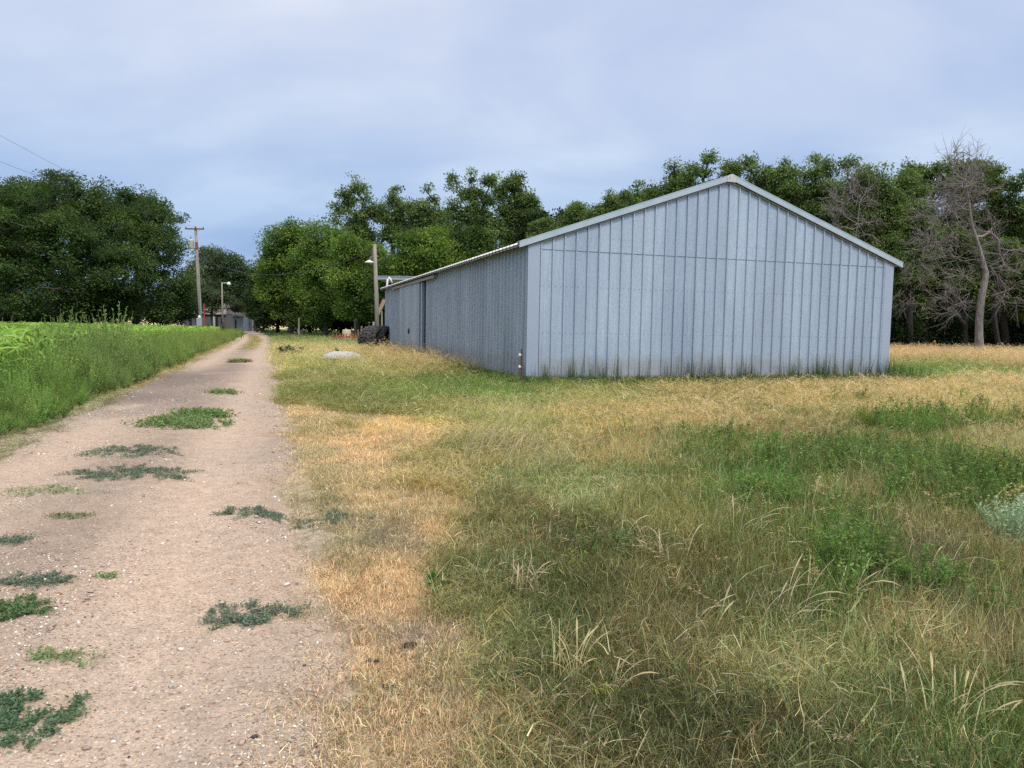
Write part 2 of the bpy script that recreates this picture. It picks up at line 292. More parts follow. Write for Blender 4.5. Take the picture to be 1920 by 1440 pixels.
def survey(x, y):
    xx = x+(fbm(x*1.1, y*1.1, 31, 4)-.5)*.14*y**.8; yy = y*(1+(fbm(x*1.1+40, y*1.1, 37, 4)-.5)*.16)
    k = np.c_[xx/yy*2.2, np.log(np.maximum(yy, .6))*1.6]; o = np.empty((len(x), 7))
    for a in range(0, len(x), 20000):
        d = ((k[a:a+20000, None]-_sk[None])**2).sum(2); w = 1/(d+.0012)**3.0; o[a:a+20000] = (w/w.sum(1, keepdims=True)) @ _sv
    lu = o[:, :3] @ np.array([.3, .59, .11]); o[:, :3] = (o[:, :3]*.87+.13*lu[:, None])*np.array([1.16, 1.18, 1.16]); return o

# ------------------------------------------------------------------ barn placement
BC = np.array([.3564, 17.7954]); BW, BL, HE, HS = 10.962, 23.7, 3.41, 3.33
cw = np.array([math.cos(YAW), -math.sin(YAW)]); cl_ = np.array([math.sin(YAW), math.cos(YAW)])
def barn_uv(x, y): dx, dy = x-BC[0], y-BC[1]; return dx*cw[0]+dy*cw[1], dx*cl_[0]+dy*cl_[1]
def in_barn(x, y, m=.06): a, b = barn_uv(x, y); return (a > -m) & (a < BW+m) & (b > -m) & (b < BL+m)

# ------------------------------------------------------------------ ground sheet
def axis(a, b, step, far, g=1.16):
    c = list(np.arange(a, b+1e-6, step)); s = step; x = b
    while x < far: s *= g; x += s; c.append(x)
    s = step; x = a
    while x > -far: s *= g; x -= s; c.insert(0, x)
    return np.array(c)
ax = axis(-11, 14, .13, 2600); ay = axis(0, 24, .13, 2600); X, Y = np.meshgrid(ax, ay); x = X.ravel(); y = Y.ravel()
u, v = road_uv(x, y); z = gz(x, y)-.004; z -= .05*(1-sm(.95, 1.3, np.abs(u)/half_w(v)))*(v < 185)
far = np.hypot(x, y) > 60; z[far] = -.02
sv = survey(x, np.maximum(y, 1.2)); sl = sv[:, :3]
soil = np.array([.33, .265, .205]); litter = sl*1.0
cover = sv[:, 6:7]*(.55+.45*sm(.35, .6, fbm(x*3, y*3, 51, 3)))[:, None]
c = soil*(1-cover)+litter*cover
nr = (1-sm(.0, .4, np.abs(u)-half_w(v)+.5*(fbm(x*1.5, y*1.5, 55, 3)-.5)))[:, None]*.85; c = c*(1-nr)+nr*np.array([.46, .37, .30])
left = ((u < 0) & (np.abs(u) > half_w(v)+.25))[:, None]; c = np.where(left, np.array([.075, .085, .04])*(.8+.5*fbm(x, y, 61, 3))[:, None], c)
fy = sm(60, 90, np.hypot(x, y))[:, None]; c = c*(1-fy)+fy*np.array([.06, .085, .03])
nx, ny = len(ax), len(ay); i = np.arange(nx*ny).reshape(ny, nx)
Fq = np.stack([i[:-1, :-1], i[:-1, 1:], i[1:, 1:], i[1:, :-1]], -1).reshape(-1, 4)
M_ground = mat('ground_cover', (.1, .1, .05), .95); t = M_ground.node_tree
at = nd(t, 'ShaderNodeAttribute', attribute_name='col'); v3 = coords(t)
n1 = noise(t, v3, 14, 6, .7); n2 = noise(t, v3, 90, 3, .6)
r1 = ramp(t, [(.3, (.5, .5, .45)), (.5, (.95, .95, .95)), (.72, (1.45, 1.4, 1.3))]); t.links.new(n1, r1.inputs[0])
r2 = ramp(t, [(.35, (.6, .6, .58)), (.65, (1.35, 1.32, 1.25))]); t.links.new(n2, r2.inputs[0])
t.links.new(mixc(t, 1.0, mixc(t, 1.0, at.outputs[0], r1.outputs[0], 'MULTIPLY'), r2.outputs[0], 'MULTIPLY'), bsdf(M_ground).inputs['Base Color'])
t.links.new(bump(t, n2, .8, .02), bsdf(M_ground).inputs['Normal'])
tag(np_mesh('ground', np.c_[x, y, z], Fq, M_ground, col=c, smooth=True), kind='structure')

# road
T = np.gradient(CLN, axis=0); T /= np.hypot(T[:, 0], T[:, 1])[:, None]; vv = np.r_[0, np.cumsum(np.hypot(*np.diff(CLN, axis=0).T))]-6.3
uu = np.linspace(-2.3, 2.3, 41); U, V = np.meshgrid(uu, vv); sc = half_w(V)/1.55
x = CLN[:, None, 0]+T[:, None, 1]*U*sc; y = CLN[:, None, 1]-T[:, None, 0]*U*sc
x = x.ravel(); y = y.ravel(); U = (U*sc).ravel(); V = V.ravel(); z = road_z(x, y, U, V)
nx, ny = len(uu), len(vv); i = np.arange(nx*ny).reshape(ny, nx)
Fq = np.stack([i[:-1, :-1], i[:-1, 1:], i[1:, 1:], i[1:, :-1]], -1).reshape(-1, 4)
base = np.array([.43, .327, .25]); grey = np.array([.35, .285, .235]); damp = np.array([.19, .15, .13])
track = np.exp(-((np.abs(U)-.8)/.4)**2)
f1 = fbm(x*.8, y*.8, 71, 4)[:, None]; c = grey*(1-f1)+base*f1; rg = sm(.42, .62, fbm(x*1.8, y*.7, 75, 4))[:, None]*(1-track[:, None]); c = c*(1+.18*track[:, None]-.04-.16*rg); cr_ = np.exp(-(U/.35)**2)[:, None]; c = c*(1-.12*cr_)
for (px, py, rx, ry, s) in ((330, 712, 1.1, 4.0, .8), (270, 745, 1.0, 1.6, .7), (240, 772, .7, .8, .4), (440, 690, .5, 2.5, .35)):
    q = G(px, py); uq, vq = road_uv(np.array([q[0]]), np.array([q[1]])); d = ((U-uq)/rx)**2+((V-vq)/ry)**2
    w = (np.clip(1.5*s*np.exp(-d), 0, 1)*sm(.30, .5, fbm(x*1.6, y*.9, 73, 4)+.12))[:, None]; c = c*(1-w)+damp*w
M_road = mat('sandy_gravel', (.4, .33, .27), .95); t = M_road.node_tree
at = nd(t, 'ShaderNodeAttribute', attribute_name='col'); v3 = coords(t)
vo = nd(t, 'ShaderNodeTexVoronoi'); vo.inputs['Scale'].default_value = 105; t.links.new(v3, vo.inputs[0])
vo2 = nd(t, 'ShaderNodeTexVoronoi'); vo2.inputs['Scale'].default_value = 260; t.links.new(v3, vo2.inputs[0])
sc_ = nd(t, 'ShaderNodeSeparateColor'); t.links.new(vo.outputs['Color'], sc_.inputs[0])
pb = ramp(t, [(0, (.55, .48, .45)), (.07, (.82, .77, .74)), (.22, (.95, .94, .93)), (.66, (1.0, 1.0, 1.0)), (.82, (1.14, 1.04, .93)), (.93, (1.22, 1.22, 1.22)), (.985, (1.5, 1.55, 1.6))], 'CONSTANT'); t.links.new(sc_.outputs[0], pb.inputs[0])
sc2 = nd(t, 'ShaderNodeSeparateColor'); t.links.new(vo2.outputs['Color'], sc2.inputs[0])
pb2 = ramp(t, [(0, (.66, .62, .6)), (.25, (.92, .9, .88)), (.75, (1.05, 1.03, 1.0)), (1, (1.35, 1.35, 1.35))]); t.links.new(sc2.outputs[0], pb2.inputs[0])
cc = mixc(t, 1.0, at.outputs[0], pb.outputs[0], 'MULTIPLY'); cc = mixc(t, .9, cc, pb2.outputs[0], 'MULTIPLY'); r5 = ramp(t, [(.32, (.80, .79, .78)), (.5, (1, 1, 1)), (.68, (1.14, 1.13, 1.12))]); t.links.new(noise(t, v3, 7, 8, .72), r5.inputs[0]); cc = mixc(t, 1.0, cc, r5.outputs[0], 'MULTIPLY')
t.links.new(cc, bsdf(M_road).inputs['Base Color'])
sb = nd(t, 'ShaderNodeMath', operation='SUBTRACT'); sb.inputs[0].default_value = 1; t.links.new(vo.outputs['Distance'], sb.inputs[1])
t.links.new(bump(t, sb.outputs[0], .45, .006), bsdf(M_road).inputs['Normal'])
tag(np_mesh('dirt_road', np.c_[x, y, z], Fq, M_road, col=c, smooth=True), kind='structure')

# distant wheat hills
a = np.linspace(R(-75), R(75), 160); rr = np.array([190, 230, 280, 340, 420, 520, 700, 1100, 1700]); A, RR = np.meshgrid(a, rr)
hz = np.array([-.5, .5, 3, 6, 9.5, 12.5, 15, 17, 18])[:, None]*(.75+.5*vn(A*5, A*0, 4)); x = (RR*np.sin(A)).ravel(); y = (RR*np.cos(A)).ravel()
nx, ny = len(a), len(rr); i = np.arange(nx*ny).reshape(ny, nx); Fq = np.stack([i[:-1, :-1], i[:-1, 1:], i[1:, 1:], i[1:, :-1]], -1).reshape(-1, 4)
M_hill = mottled('ripe_wheat', (.46, .36, .17), (.56, .45, .23), .04, .95, b=0)
tag(np_mesh('hills', np.c_[x, y, hz.ravel()], Fq, M_hill, smooth=True), kind='structure')

# ------------------------------------------------------------------ scatter: one object, its own template plants instanced on its own points
def scatter_tree():
    g = bpy.data.node_groups.new('plant_cover', 'GeometryNodeTree'); g.interface.new_socket('Geometry', in_out='INPUT', socket_type='NodeSocketGeometry'); g.interface.new_socket('Geometry', in_out='OUTPUT', socket_type='NodeSocketGeometry')
    gi = g.nodes.new('NodeGroupInput'); go = g.nodes.new('NodeGroupOutput'); l = g.links.new
    def na(n, ty): a = g.nodes.new('GeometryNodeInputNamedAttribute'); a.data_type = ty; a.inputs[0].default_value = n; return next(o for o in a.outputs if o.enabled and o.name == 'Attribute')
    s = g.nodes.new('GeometryNodeSeparateGeometry'); s.domain = 'POINT'; l(gi.outputs[0], s.inputs[0]); l(na('pt', 'BOOLEAN'), s.inputs[1])
    sp = g.nodes.new('GeometryNodeSplitToInstances'); sp.domain = 'POINT'; l(s.outputs[1], sp.inputs[0]); l(na('idx', 'INT'), sp.inputs['Group ID'])
    ip = g.nodes.new('GeometryNodeInstanceOnPoints'); l(s.outputs[0], ip.inputs['Points']); l(sp.outputs[0], ip.inputs['Instance'])
    ip.inputs['Pick Instance'].default_value = True; l(na('idx', 'INT'), ip.inputs['Instance Index'])
    er = g.nodes.new('FunctionNodeEulerToRotation'); l(na('rot', 'FLOAT_VECTOR'), er.inputs[0]); l(er.outputs[0], ip.inputs['Rotation']); l(na('scl', 'FLOAT_VECTOR'), ip.inputs['Scale'])
    l(ip.outputs[0], go.inputs[0]); return g
SC = scatter_tree()
def scatter(name, templ, P, rot, scl, idx, tint, m, kind='stuff', label=None, cat=None):
    Vs, Fs, Cs, I = [], {}, [], []; n = 0
    for k, (V, F, C) in enumerate(templ):
        V = np.asarray(V); Vs.append(V); Cs.append(np.broadcast_to(C, (len(V), 3))); I.append(np.full(len(V), k))
        for f in (F if isinstance(F, list) else [F]): Fs.setdefault(f.shape[1], []).append(f+n)
        n += len(V)
    m_ = len(P); nt_ = n; V = np.r_[np.concatenate(Vs), P]; Ccol = np.r_[np.concatenate(Cs), np.ones((m_, 3))]
    pt = np.r_[np.zeros(nt_, bool), np.ones(m_, bool)]; ii = np.r_[np.concatenate(I), idx].astype(np.int32)
    z3 = np.zeros((nt_, 3)); T4 = np.ones((nt_+m_, 4), np.float32); T4[nt_:, :3] = tint
    o = np_mesh(name, V, [np.concatenate(f) for f in Fs.values()], m, col=Ccol, attrs={'pt': ('BOOLEAN', pt), 'idx': ('INT', ii), 'rot': ('FLOAT_VECTOR', np.r_[z3, rot].astype(np.float32)), 'scl': ('FLOAT_VECTOR', np.r_[z3, scl].astype(np.float32)), 'tint': ('FLOAT_COLOR', T4)})
    md = o.modifiers.new('cover', 'NODES'); md.node_group = SC
    return tag(o, label, cat, kind=kind)

def blades(n, h, w, spread, lean, curl, seed, segs=3, colv=.3, hue=.1, hv=.5, tip=None):
    """n curved blades of grass; unit-ish height h"""
    r = np.random.default_rng(seed); bx = r.normal(0, spread, n); by = r.normal(0, spread, n); az = r.uniform(0, 2*np.pi, n)
    H = h*(1-hv*r.random(n)); ln = np.abs(r.normal(0, lean, n)); cu = r.normal(curl, curl*.5+.01, n); ww = w*r.uniform(.6, 1.3, n); fa = az+np.pi/2+r.normal(0, .6, n)
    V = []; ts = np.linspace(0, 1, segs+1); col = []
    tc_ = 1+r.uniform(-colv, colv, n)[:, None]*np.ones(3)+np.c_[r.uniform(-hue, hue*1.6, n), np.zeros(n), r.uniform(-hue, hue, n)]
    px, py, pz = bx.copy(), by.copy(), np.zeros(n)-.01
    for k, t in enumerate(ts):
        if k: 
            a = ln+cu*t; st = H/segs; px = px+np.cos(az)*np.sin(a)*st; py = py+np.sin(az)*np.sin(a)*st; pz = pz+np.cos(a)*st
        wd = ww*(1-t**1.6)*.5+ww*.04
        V.append(np.c_[px-np.cos(fa)*wd, py-np.sin(fa)*wd, pz]); V.append(np.c_[px+np.cos(fa)*wd, py+np.sin(fa)*wd, pz])
        cc = tc_*(1 if tip is None else (1+(np.array(tip)-1)*t)); col += [cc, cc]
    V = np.stack(V, 1); K = V.shape[1]; o = np.arange(n)[:, None]*K
    F = np.concatenate([np.stack([o[:, 0]+2*k, o[:, 0]+2*k+1, o[:, 0]+2*k+3, o[:, 0]+2*k+2], 1) for k in range(segs)])
    return V.reshape(-1, 3), F, np.clip(np.stack(col, 1).reshape(-1, 3), .2, 2)
def leaves(P, size, r, up=.3, asp=.55, col=None, dirs=None):
    """rhombic leaves at P; size scalar or array"""
    n = len(P); d = r.normal(0, 1, (n, 3)) if dirs is None else dirs+r.normal(0, .35, (n, 3)); d /= np.linalg.norm(d, axis=1)[:, None]
    q = r.normal(0, 1, (n, 3)); q[:, 2] += 0; s = np.cross(d, q+np.array([0, 0, up*4]) * 0 + q); s /= np.linalg.norm(s, axis=1)[:, None]+1e-9
    if up: # flatten leaves so that their faces look upwards
        s[:, 2] *= (1-up); s /= np.linalg.norm(s, axis=1)[:, None]+1e-9
    sz = (size*r.uniform(.6, 1.25, n))[:, None]
    a = P; b = P+d*sz*.45+s*sz*asp*.5; c = P+d*sz; e = P+d*sz*.45-s*sz*asp*.5
    V = np.stack([a, b, c, e], 1).reshape(-1, 3); F = np.arange(n*4).reshape(n, 4)
    return V, F
def join(parts):
    Vs, Fs, Cs, n = [], {}, [], 0
    for V, F, C in parts:
        Vs.append(V); Cs.append(np.broadcast_to(C, (len(V), 3)))
        for f in (F if isinstance(F, list) else [F]): Fs.setdefault(f.shape[1], []).append(f+n)
        n += len(V)
    return np.concatenate(Vs), [np.concatenate(f) for f in Fs.values()], np.concatenate(Cs)
def ribbon(pts, w, side=None):
    pts = np.asarray(pts, float); t = np.gradient(pts, axis=0); s = np.cross(t, np.array([.13, .27, 1.])) if side is None else np.broadcast_to(side, t.shape).astype(float)
    s = s/(np.linalg.norm(s, axis=1)[:, None]+1e-9); w = (np.ones(len(pts))*w)[:, None]; V = np.empty((2*len(pts), 3)); V[0::2] = pts-s*w/2; V[1::2] = pts+s*w/2
    k = np.arange(len(pts)-1)*2; return V, np.stack([k, k+1, k+3, k+2], 1)

# templates (size for scale 1)
T_short = [blades(44, .05, .0030, .045, .8, 1.3, 100+k, 3, .52, .14) for k in range(6)]       # mown, dried turf
T_mid = [blades(44, .14, .0029, .065, .75, 1.3, 120+k, 4, .72, .2, hv=.8) for k in range(10)]          # unmown grass
def weed_t(seed, h=.3, nst=7, nl=24, ls=.025):
    r = np.random.default_rng(seed); parts = []
    for k in range(nst):
        az = r.uniform(0, 6.28); l = r.uniform(.1, .7); t = np.linspace(0, 1, 5); H = h*r.uniform(.5, 1.1)
        pts = np.c_[np.cos(az)*np.sin(l)*t*H, np.sin(az)*np.sin(l)*t*H, np.cos(l*t)*t*H]; V, F = ribbon(pts, .004); parts.append((V, F, np.array([.9, .9, .8])))
        q = r.uniform(.15, 1, nl); P = np.c_[np.interp(q, t, pts[:, 0]), np.interp(q, t, pts[:, 1]), np.interp(q, t, pts[:, 2])]
        ph = r.uniform(0, 6.28, nl); D = np.c_[np.cos(ph), np.sin(ph), r.uniform(0, .7, nl)]; V, F = leaves(P, ls, r, .4, .42, dirs=D)
        parts.append((V, F, np.repeat(1+r.uniform(-.3, .35, nl)[:, None]*np.ones(3), 4, 0)))
    return join(parts)
T_weed = [weed_t(200+k) for k in range(6)]
def panicle_t(seed, h=.55, n=4):
    r = np.random.default_rng(seed); parts = []
    for k in range(n):
        az = r.uniform(0, 6.28); l = abs(r.normal(0, .22)); H = h*r.uniform(.6, 1.1); t = np.linspace(0, 1, 6); b = r.normal(0, .05, 2)
        pts = np.c_[b[0]+np.cos(az)*np.sin(l+t*.5)*t*H, b[1]+np.sin(az)*np.sin(l+t*.5)*t*H, np.cos(l+t*.35)*t*H]; V, F = ribbon(pts, .0022); parts.append((V, F, np.array([.95, 1, .8])))
        m = 26; q = r.uniform(.68, 1.0, m); P = np.c_[[np.interp(q, t, pts[:, j]) for j in range(3)]].T+r.normal(0, .012, (m, 3)); D = np.c_[r.normal(0, .5, m)+np.cos(az)*.5, r.normal(0, .5, m)+np.sin(az)*.5, r.uniform(-.2, 1, m)]
        V, F = leaves(P, .022, r, 0, .35, dirs=D); parts.append((V, F, np.repeat(np.array([1.12, 1.0, .85])*(1+r.uniform(-.2, .25, m)[:, None]), 4, 0)))
    V, F, C = blades(8, h*.55, .004, .04, .35, .8, seed+9, 3, .3, .1); parts.append((V, F, C*np.array([.8, .95, .7])))
    return join(parts)
T_pan = [panicle_t(230+k) for k in range(6)]

def wedge(dens, y0, y1, smin, smax, p, cap=400000):
    """random ground spots, dens per m2 at 3 m falling as y^-p, between bearings smin..smax (x/y)"""
    e = 2-p; I = dens*3**p*((y1**e-y0**e)/e)*(smax-smin); n = int(min(I, cap)); q = rng.random(n)
    y = (y0**e+q*(y1**e-y0**e))**(1/e); s = rng.uniform(smin, smax, n); return s*y, y
def zpos(x, y):
    u, v = road_uv(x, y); z = gz(x, y); r = np.abs(u) < half_w(v)*1.15; z[r] = np.maximum(z[r]-.05, road_z(x[r], y[r], u[r], v[r])); return z
def rots(n, tilt=.15): return np.c_[rng.normal(0, tilt, n), rng.normal(0, tilt, n), rng.uniform(0, 6.283, n)]
def jit(n, a=.14, b=.05): return (1+rng.uniform(-a, a, n))[:, None]*(1+rng.uniform(-b, b, (n, 3)))
def calm(c): lu = c @ np.array([.3, .59, .11]); f = (.03+.20*sm(.15, .45, lu))[:, None]; return c*(1-f)+f*lu[:, None]*np.array([1.06, 1.0, .86])

# mown strip and rough grass to the right of the road
x, y = wedge(2100, 1.3, 70, -.62, .95, 1.35); u, v = road_uv(x, y); s = survey(x, y); n1 = fbm(x*5, y*5, 81, 3)
edge = sm(-.08, .26, u-half_w(v)+.6*(fbm(x*1.4, y*1.4, 83, 4)-.5)); keep = (rng.random(len(x)) < (s[:, 6]*1.3+.1)*edge*sm(.30, .46, n1+.30*(s[:, 6] > .8)+.12*s[:, 6])) & ~in_barn(x, y) & (u > 0)
h = s[:, 3]*(.65+.7*fbm(x*1.3, y*1.3, 85, 3)); short = h < .065
k = keep & short; xs, ys, hh, tt = x[k], y[k], h[k], s[k][:, :3]; n = len(xs); g = np.clip(ys/5, 1, 8)**.6
pal = fbm(xs*2.2, ys*2.2, 87, 4); tt = tt*jit(n, .16)*(1-.0*pal[:, None]); gr = sm(.55, .68, pal)[:, None]*.45; tt = tt*(1-gr)+gr*np.array([.20, .24, .10]); lu = tt.mean(1, keepdims=True); f = sm(.12, .3, lu)*.12; tt = (tt*(1-f)+f*lu*1.05)*np.array([1.0, 1.0, 1.15]); st_ = (rng.random(n) < .18)[:, None]; tt = np.where(st_, np.array([.62, .53, .36])*jit(n, .15), tt); bn = (rng.random(n) < .10)[:, None]; tt = np.where(bn, np.array([.20, .15, .10])*jit(n, .2), tt)
scatter('dry_turf', T_short, np.c_[xs, ys, zpos(xs, ys)], rots(n), np.c_[g, g, .6+hh/.05*.8*g**.3]*rng.uniform(.7, 1.2, (n, 1)), rng.integers(0, 6, n), calm((tt*1.20).clip(0, .8))*np.array([1.05, 1.0, .92]), M_inst, label='short straw coloured turf along the right side of the road', cat='turf')
k = keep & ~short; xs, ys, hh, tt = x[k], y[k], h[k], s[k][:, :3]; n = len(xs); g = np.clip(ys/5, 1, 8)**.6
# patches of other hues inside the rough grass
pal = fbm(xs*1.6, ys*1.6, 89, 4); tt = tt*jit(n, .2, .07); w = sm(.54, .66, pal)[:, None]*.5; tt = tt*(1-w)+w*np.array([.34, .28, .16])*(tt.mean(1, keepdims=True)/.14).clip(.6, 1.3); w = sm(.56, .7, 1-pal)[:, None]*.55; tt = tt*(1-w)+w*np.array([.085, .12, .055])*(tt.mean(1, keepdims=True)/.14).clip(.7, 1.8)
dk = (sm(.47, .62, fbm(xs*.55, ys*.28, 141, 4))*sm(7, 12, ys)*.5)[:, None]; tt = tt*(1-dk)+dk*np.array([.135, .165, .062])*jit(n, .25)
straw = (rng.random(n) < .11)[:, None]; tt = np.where(straw, np.array([.50, .42, .27])*jit(n, .2), tt)
scatter('rough_grass', T_mid, np.c_[xs, ys, zpos(xs, ys)], rots(n, .35), np.c_[g, g, hh/.13*np.where(ys > 21, .7, np.where(ys > 12, .5, np.where(ys > 9, .72, 1)))]*rng.uniform(.75, 1.25, (n, 1)), rng.integers(0, 10, n), calm((tt*np.array([1.16, 1.22, 1.02])).clip(0, .8)), M_inst, label='rough mixed green and brown grass in front of the metal barn', cat='grass')
# seeding tan grass
x, y = wedge(70, 2, 75, -.6, 1.0, .75); s = survey(x, y); u, v = road_uv(x, y)
k = (rng.random(len(x)) < s[:, 4]*np.where(y > 20, .95, .70)*sm(.40, .60, fbm(x*1.1, y*1.1, 91, 4)+.12*(s[:, 4] > .6)+.25*(y > 19))) & ~in_barn(x, y, .02) & (u > half_w(v)+.5); x, y, s = x[k], y[k], s[k]; n = len(x); g = np.clip(y/9, 1, 4)**.5
tt = np.array([.60, .47, .32])*jit(n, .32, .08)*(.5+.5*s[:, :3]/np.array([.48, .31, .13])).clip(.7, 1.2)
scatter('seeding_grass', T_pan, np.c_[x, y, zpos(x, y)], rots(n, .12), np.c_[g*1.2, g*1.2, (s[:, 3]*np.where(y > 21, 1.05, np.where(y > 13, .62, .8))+.03)/.5]*rng.uniform(.7, 1.25, (n, 1)), rng.integers(0, 6, n), tt, M_inst, label='tan seeding grass standing around and in front of the barn', cat='tall grass')
# broadleaf weeds
x, y = wedge(200, 2, 30, -.3, 1.0, .7); s = survey(x, y); u, v = road_uv(x, y)
k = (rng.random(len(x)) < s[:, 5]**1.4*sm(.42, .58, fbm(x*.9, y*.9, 93, 4)+.12*(s[:, 5] > .7))) & ~in_barn(x, y) & (u > half_w(v)+.8); x, y, s = x[k], y[k], s[k]; n = len(x); g = np.clip(y/6, 1, 3)**.4
tt = np.array([.17, .26, .075])*jit(n, .38, .12); yl = (rng.random(n) < .10)[:, None]; tt = np.where(yl, tt*np.array([1.6, 1.3, .9]), tt)*np.array([.92, .88, .95])
scatter('broadleaf_weeds', T_weed, np.c_[x, y, zpos(x, y)], rots(n, .1), np.c_[g, g, s[:, 3]/.28]*rng.uniform(.5, 1.25, (n, 1)), rng.integers(0, 6, n), tt, M_inst, label='leafy green weeds mixed through the rough grass', cat='weeds')
# dark grass along the foot of the barn walls: tall upright blades
n = 9500; a = rng.uniform(-.5, BW+1.2, n); b = -np.abs(rng.normal(0, .32, n))-.05; side = rng.random(n) < .30; bs = rng.uniform(-.3, 13, n)
aa = np.where(side, -np.abs(rng.normal(0, .3, n))-.05, a); bb = np.where(side, bs, b); x = BC[0]+aa*cw[0]+bb*cl_[0]; y = BC[1]+aa*cw[1]+bb*cl_[1]
tall = (rng.random(n) < .03+.05*sm(3, 9, aa))*(fbm(aa*2.3, bb*0+3, 95, 2) > .40) & (bb < .1); hh = np.where(tall, rng.uniform(.35, .95, n), rng.uniform(.09, .30, n)); tt = np.array([.085, .145, .045])*jit(n, .3, .1)
tt = np.where((rng.random(n) < .14)[:, None], np.array([.34, .33, .14]), tt); tt = np.where(tall[:, None], np.array([.075, .125, .05])*jit(n, .2), tt)
T_up = [blades(14, .3, .010, .05, .16, .25, 300+k, 3, .25, .08) for k in range(6)]
scatter('wall_foot_grass', T_up, np.c_[x, y, gz(x, y)], rots(n, .06), np.c_[np.where(tall, .8, 1.2), np.where(tall, .8, 1.2), hh/.28], rng.integers(0, 6, n), tt, M_inst, label='dark green upright grass growing along the foot of the barn walls', cat='grass')

# weeds and crop to the left of the road
def kochia_t(seed, h=1.0, nst=32, nl=24, ls=.075, spread=.62, w=.28):
    r = np.random.default_rng(seed); parts = []
    for k in range(nst):
        az = r.uniform(0, 6.28); l = abs(r.normal(0, spread)); H = h*r.uniform(.55, 1.05)*(1-.25*min(l, 1)); t = np.linspace(0, 1, 5)
        pts = np.c_[np.cos(az)*np.sin(l)*t**.8*H*.8, np.sin(az)*np.sin(l)*t**.8*H*.8, np.cos(l*.8)*t*H]; V, F = ribbon(pts, .006); parts.append((V, F, np.array([1, .95, .8])))
        q = r.uniform(.12, 1, nl); P = np.c_[[np.interp(q, t, pts[:, j]) for j in range(3)]].T; ph = r.uniform(0, 6.28, nl); D = np.c_[np.cos(ph)*.8, np.sin(ph)*.8, r.uniform(.4, 1.4, nl)]
        V, F = leaves(P, ls*(1.4-q), r, 0, w, dirs=D); parts.append((V, F, np.repeat((1+r.uniform(-.3, .3, nl)[:, None])*np.array([1, 1, 1]), 4, 0)*(1+.15*np.repeat(q, 4)[:, None])))
    return join(parts)
T_ko = [kochia_t(400+k) for k in range(4)]+[kochia_t(410+k, nst=18, nl=40, ls=.075, spread=.5, w=.34) for k in range(2)]
n = 3800; v = 3+100*rng.random(n)**1.5; wid = 1.5+.7*fbm(v*.15, v*0, 97, 2); lat = rng.random(n); uo = -half_w(v)+.10-lat*wid-.5*fbm(v*.35, v*0+9, 99, 3)*sm(.35, .9, 1-lat)
def from_uv(u, v): return -1.42+u*math.cos(YAW)+v*math.sin(YAW), -u*math.sin(YAW)+v*math.cos(YAW)
x, y = from_uv(uo, v); hh = (.26+.40*sm(0, .45, lat)+.22*sm(9, 14, v)+.38*sm(9, 14, v)*sm(30, 16, v)*sm(.55, .4, fbm(v*.4, v*0+3, 197, 2)))*rng.uniform(.7, 1.15, n)*(.75+.5*fbm(x*.5, y*.5, 98, 3)); far = sm(18, 50, v)[:, None]; hh *= (1-.25*far[:, 0])*rng.uniform(.6, 1.45, n)
tt = (np.array([.19, .30, .085])*(1-far)+far*np.array([.25, .32, .10]))*jit(n, .40, .10); w = sm(.5, .62, fbm(x*.6, y*.6, 101, 3))[:, None]*.6; tt = tt*(1-w)+w*np.array([.22, .29, .12])
hh *= .72+.28*sm(9, 17, y); k = (y > 3) & (x > -1.05*y-2); x, y, hh, tt = x[k], y[k], hh[k], tt[k]; n = len(x)
scatter('roadside_weeds', T_ko, np.c_[x, y, gz(x, y)], rots(n, .08), hh[:, None]*np.c_[rng.uniform(.7, 1.2, n), rng.uniform(.7, 1.2, n), np.ones(n)], rng.integers(0, 6, n), tt, M_inst, label='bushy feathery green weeds along the left side of the road', cat='weeds')
# low grass under and in front of these weeds
x, y = wedge(420, 3, 60, -1.0, -.1, 1.0); u, v = road_uv(x, y); d = -u-half_w(v)+.20; k = (d > -.15+.5*(fbm(x*1.2, y*1.2, 103, 3)-.3)) & (d < 4.5) & (rng.random(len(x)) < .9-.25*(d < .5)); x, y, d = x[k], y[k], d[k]; n = len(x); g = np.clip(y/6, 1, 5)**.6
w = sm(.1, .9, d+.6*(fbm(x*.7, y*.7, 105, 3)-.5))[:, None]; fy = sm(12, 17, y)[:, None]; tt = (np.array([.44, .37, .19])*fy+(1-fy)*np.array([.22, .25, .11]))*(1-w)+w*np.array([.15, .22, .07]); tt = tt*jit(n, .25, .08)
scatter('verge_grass', T_mid, np.c_[x, y, zpos(x, y)], rots(n, .2), np.c_[g, g, .25+1.6*w[:, 0]*rng.uniform(.5, 1.2, n)], rng.integers(0, 8, n), tt, M_inst, label='low grass fringing the left edge of the road', cat='grass')
# the crop: broad arching leaves in rows
def corn_t(seed, h=1.25):
    r = np.random.default_rng(seed); parts = []; V, F = ribbon([(0, 0, 0), (.01, 0, h*.4), (0, .01, h*.75)], .025); parts.append((V, F, np.array([.9, 1, .8]))); az = r.uniform(0, 6.28)
    for k in range(10):
        az += math.pi+r.normal(0, .35); z0 = h*(.10+.065*k); ln = h*r.uniform(.42, .62)*(1-.02*k); t = np.linspace(0, 1, 8); up = r.uniform(.9, 1.25); an = up-t*r.uniform(1.3, 2.3)
        st = ln/7; rr_ = np.cumsum(np.cos(an)*st); zz = z0+np.cumsum(np.sin(an)*st); pts = np.c_[np.cos(az)*rr_, np.sin(az)*rr_, zz]; wd = .055*np.sin(np.pi*(t*.86+.12))**.7
        V, F = ribbon(pts, wd, side=(-math.sin(az), math.cos(az), r.normal(0, .3))); parts.append((V, F, np.array([1, 1, 1])*(.85+.035*k)*r.uniform(.9, 1.15)))
    return join(parts)
T_co = [corn_t(500+k) for k in range(8)]
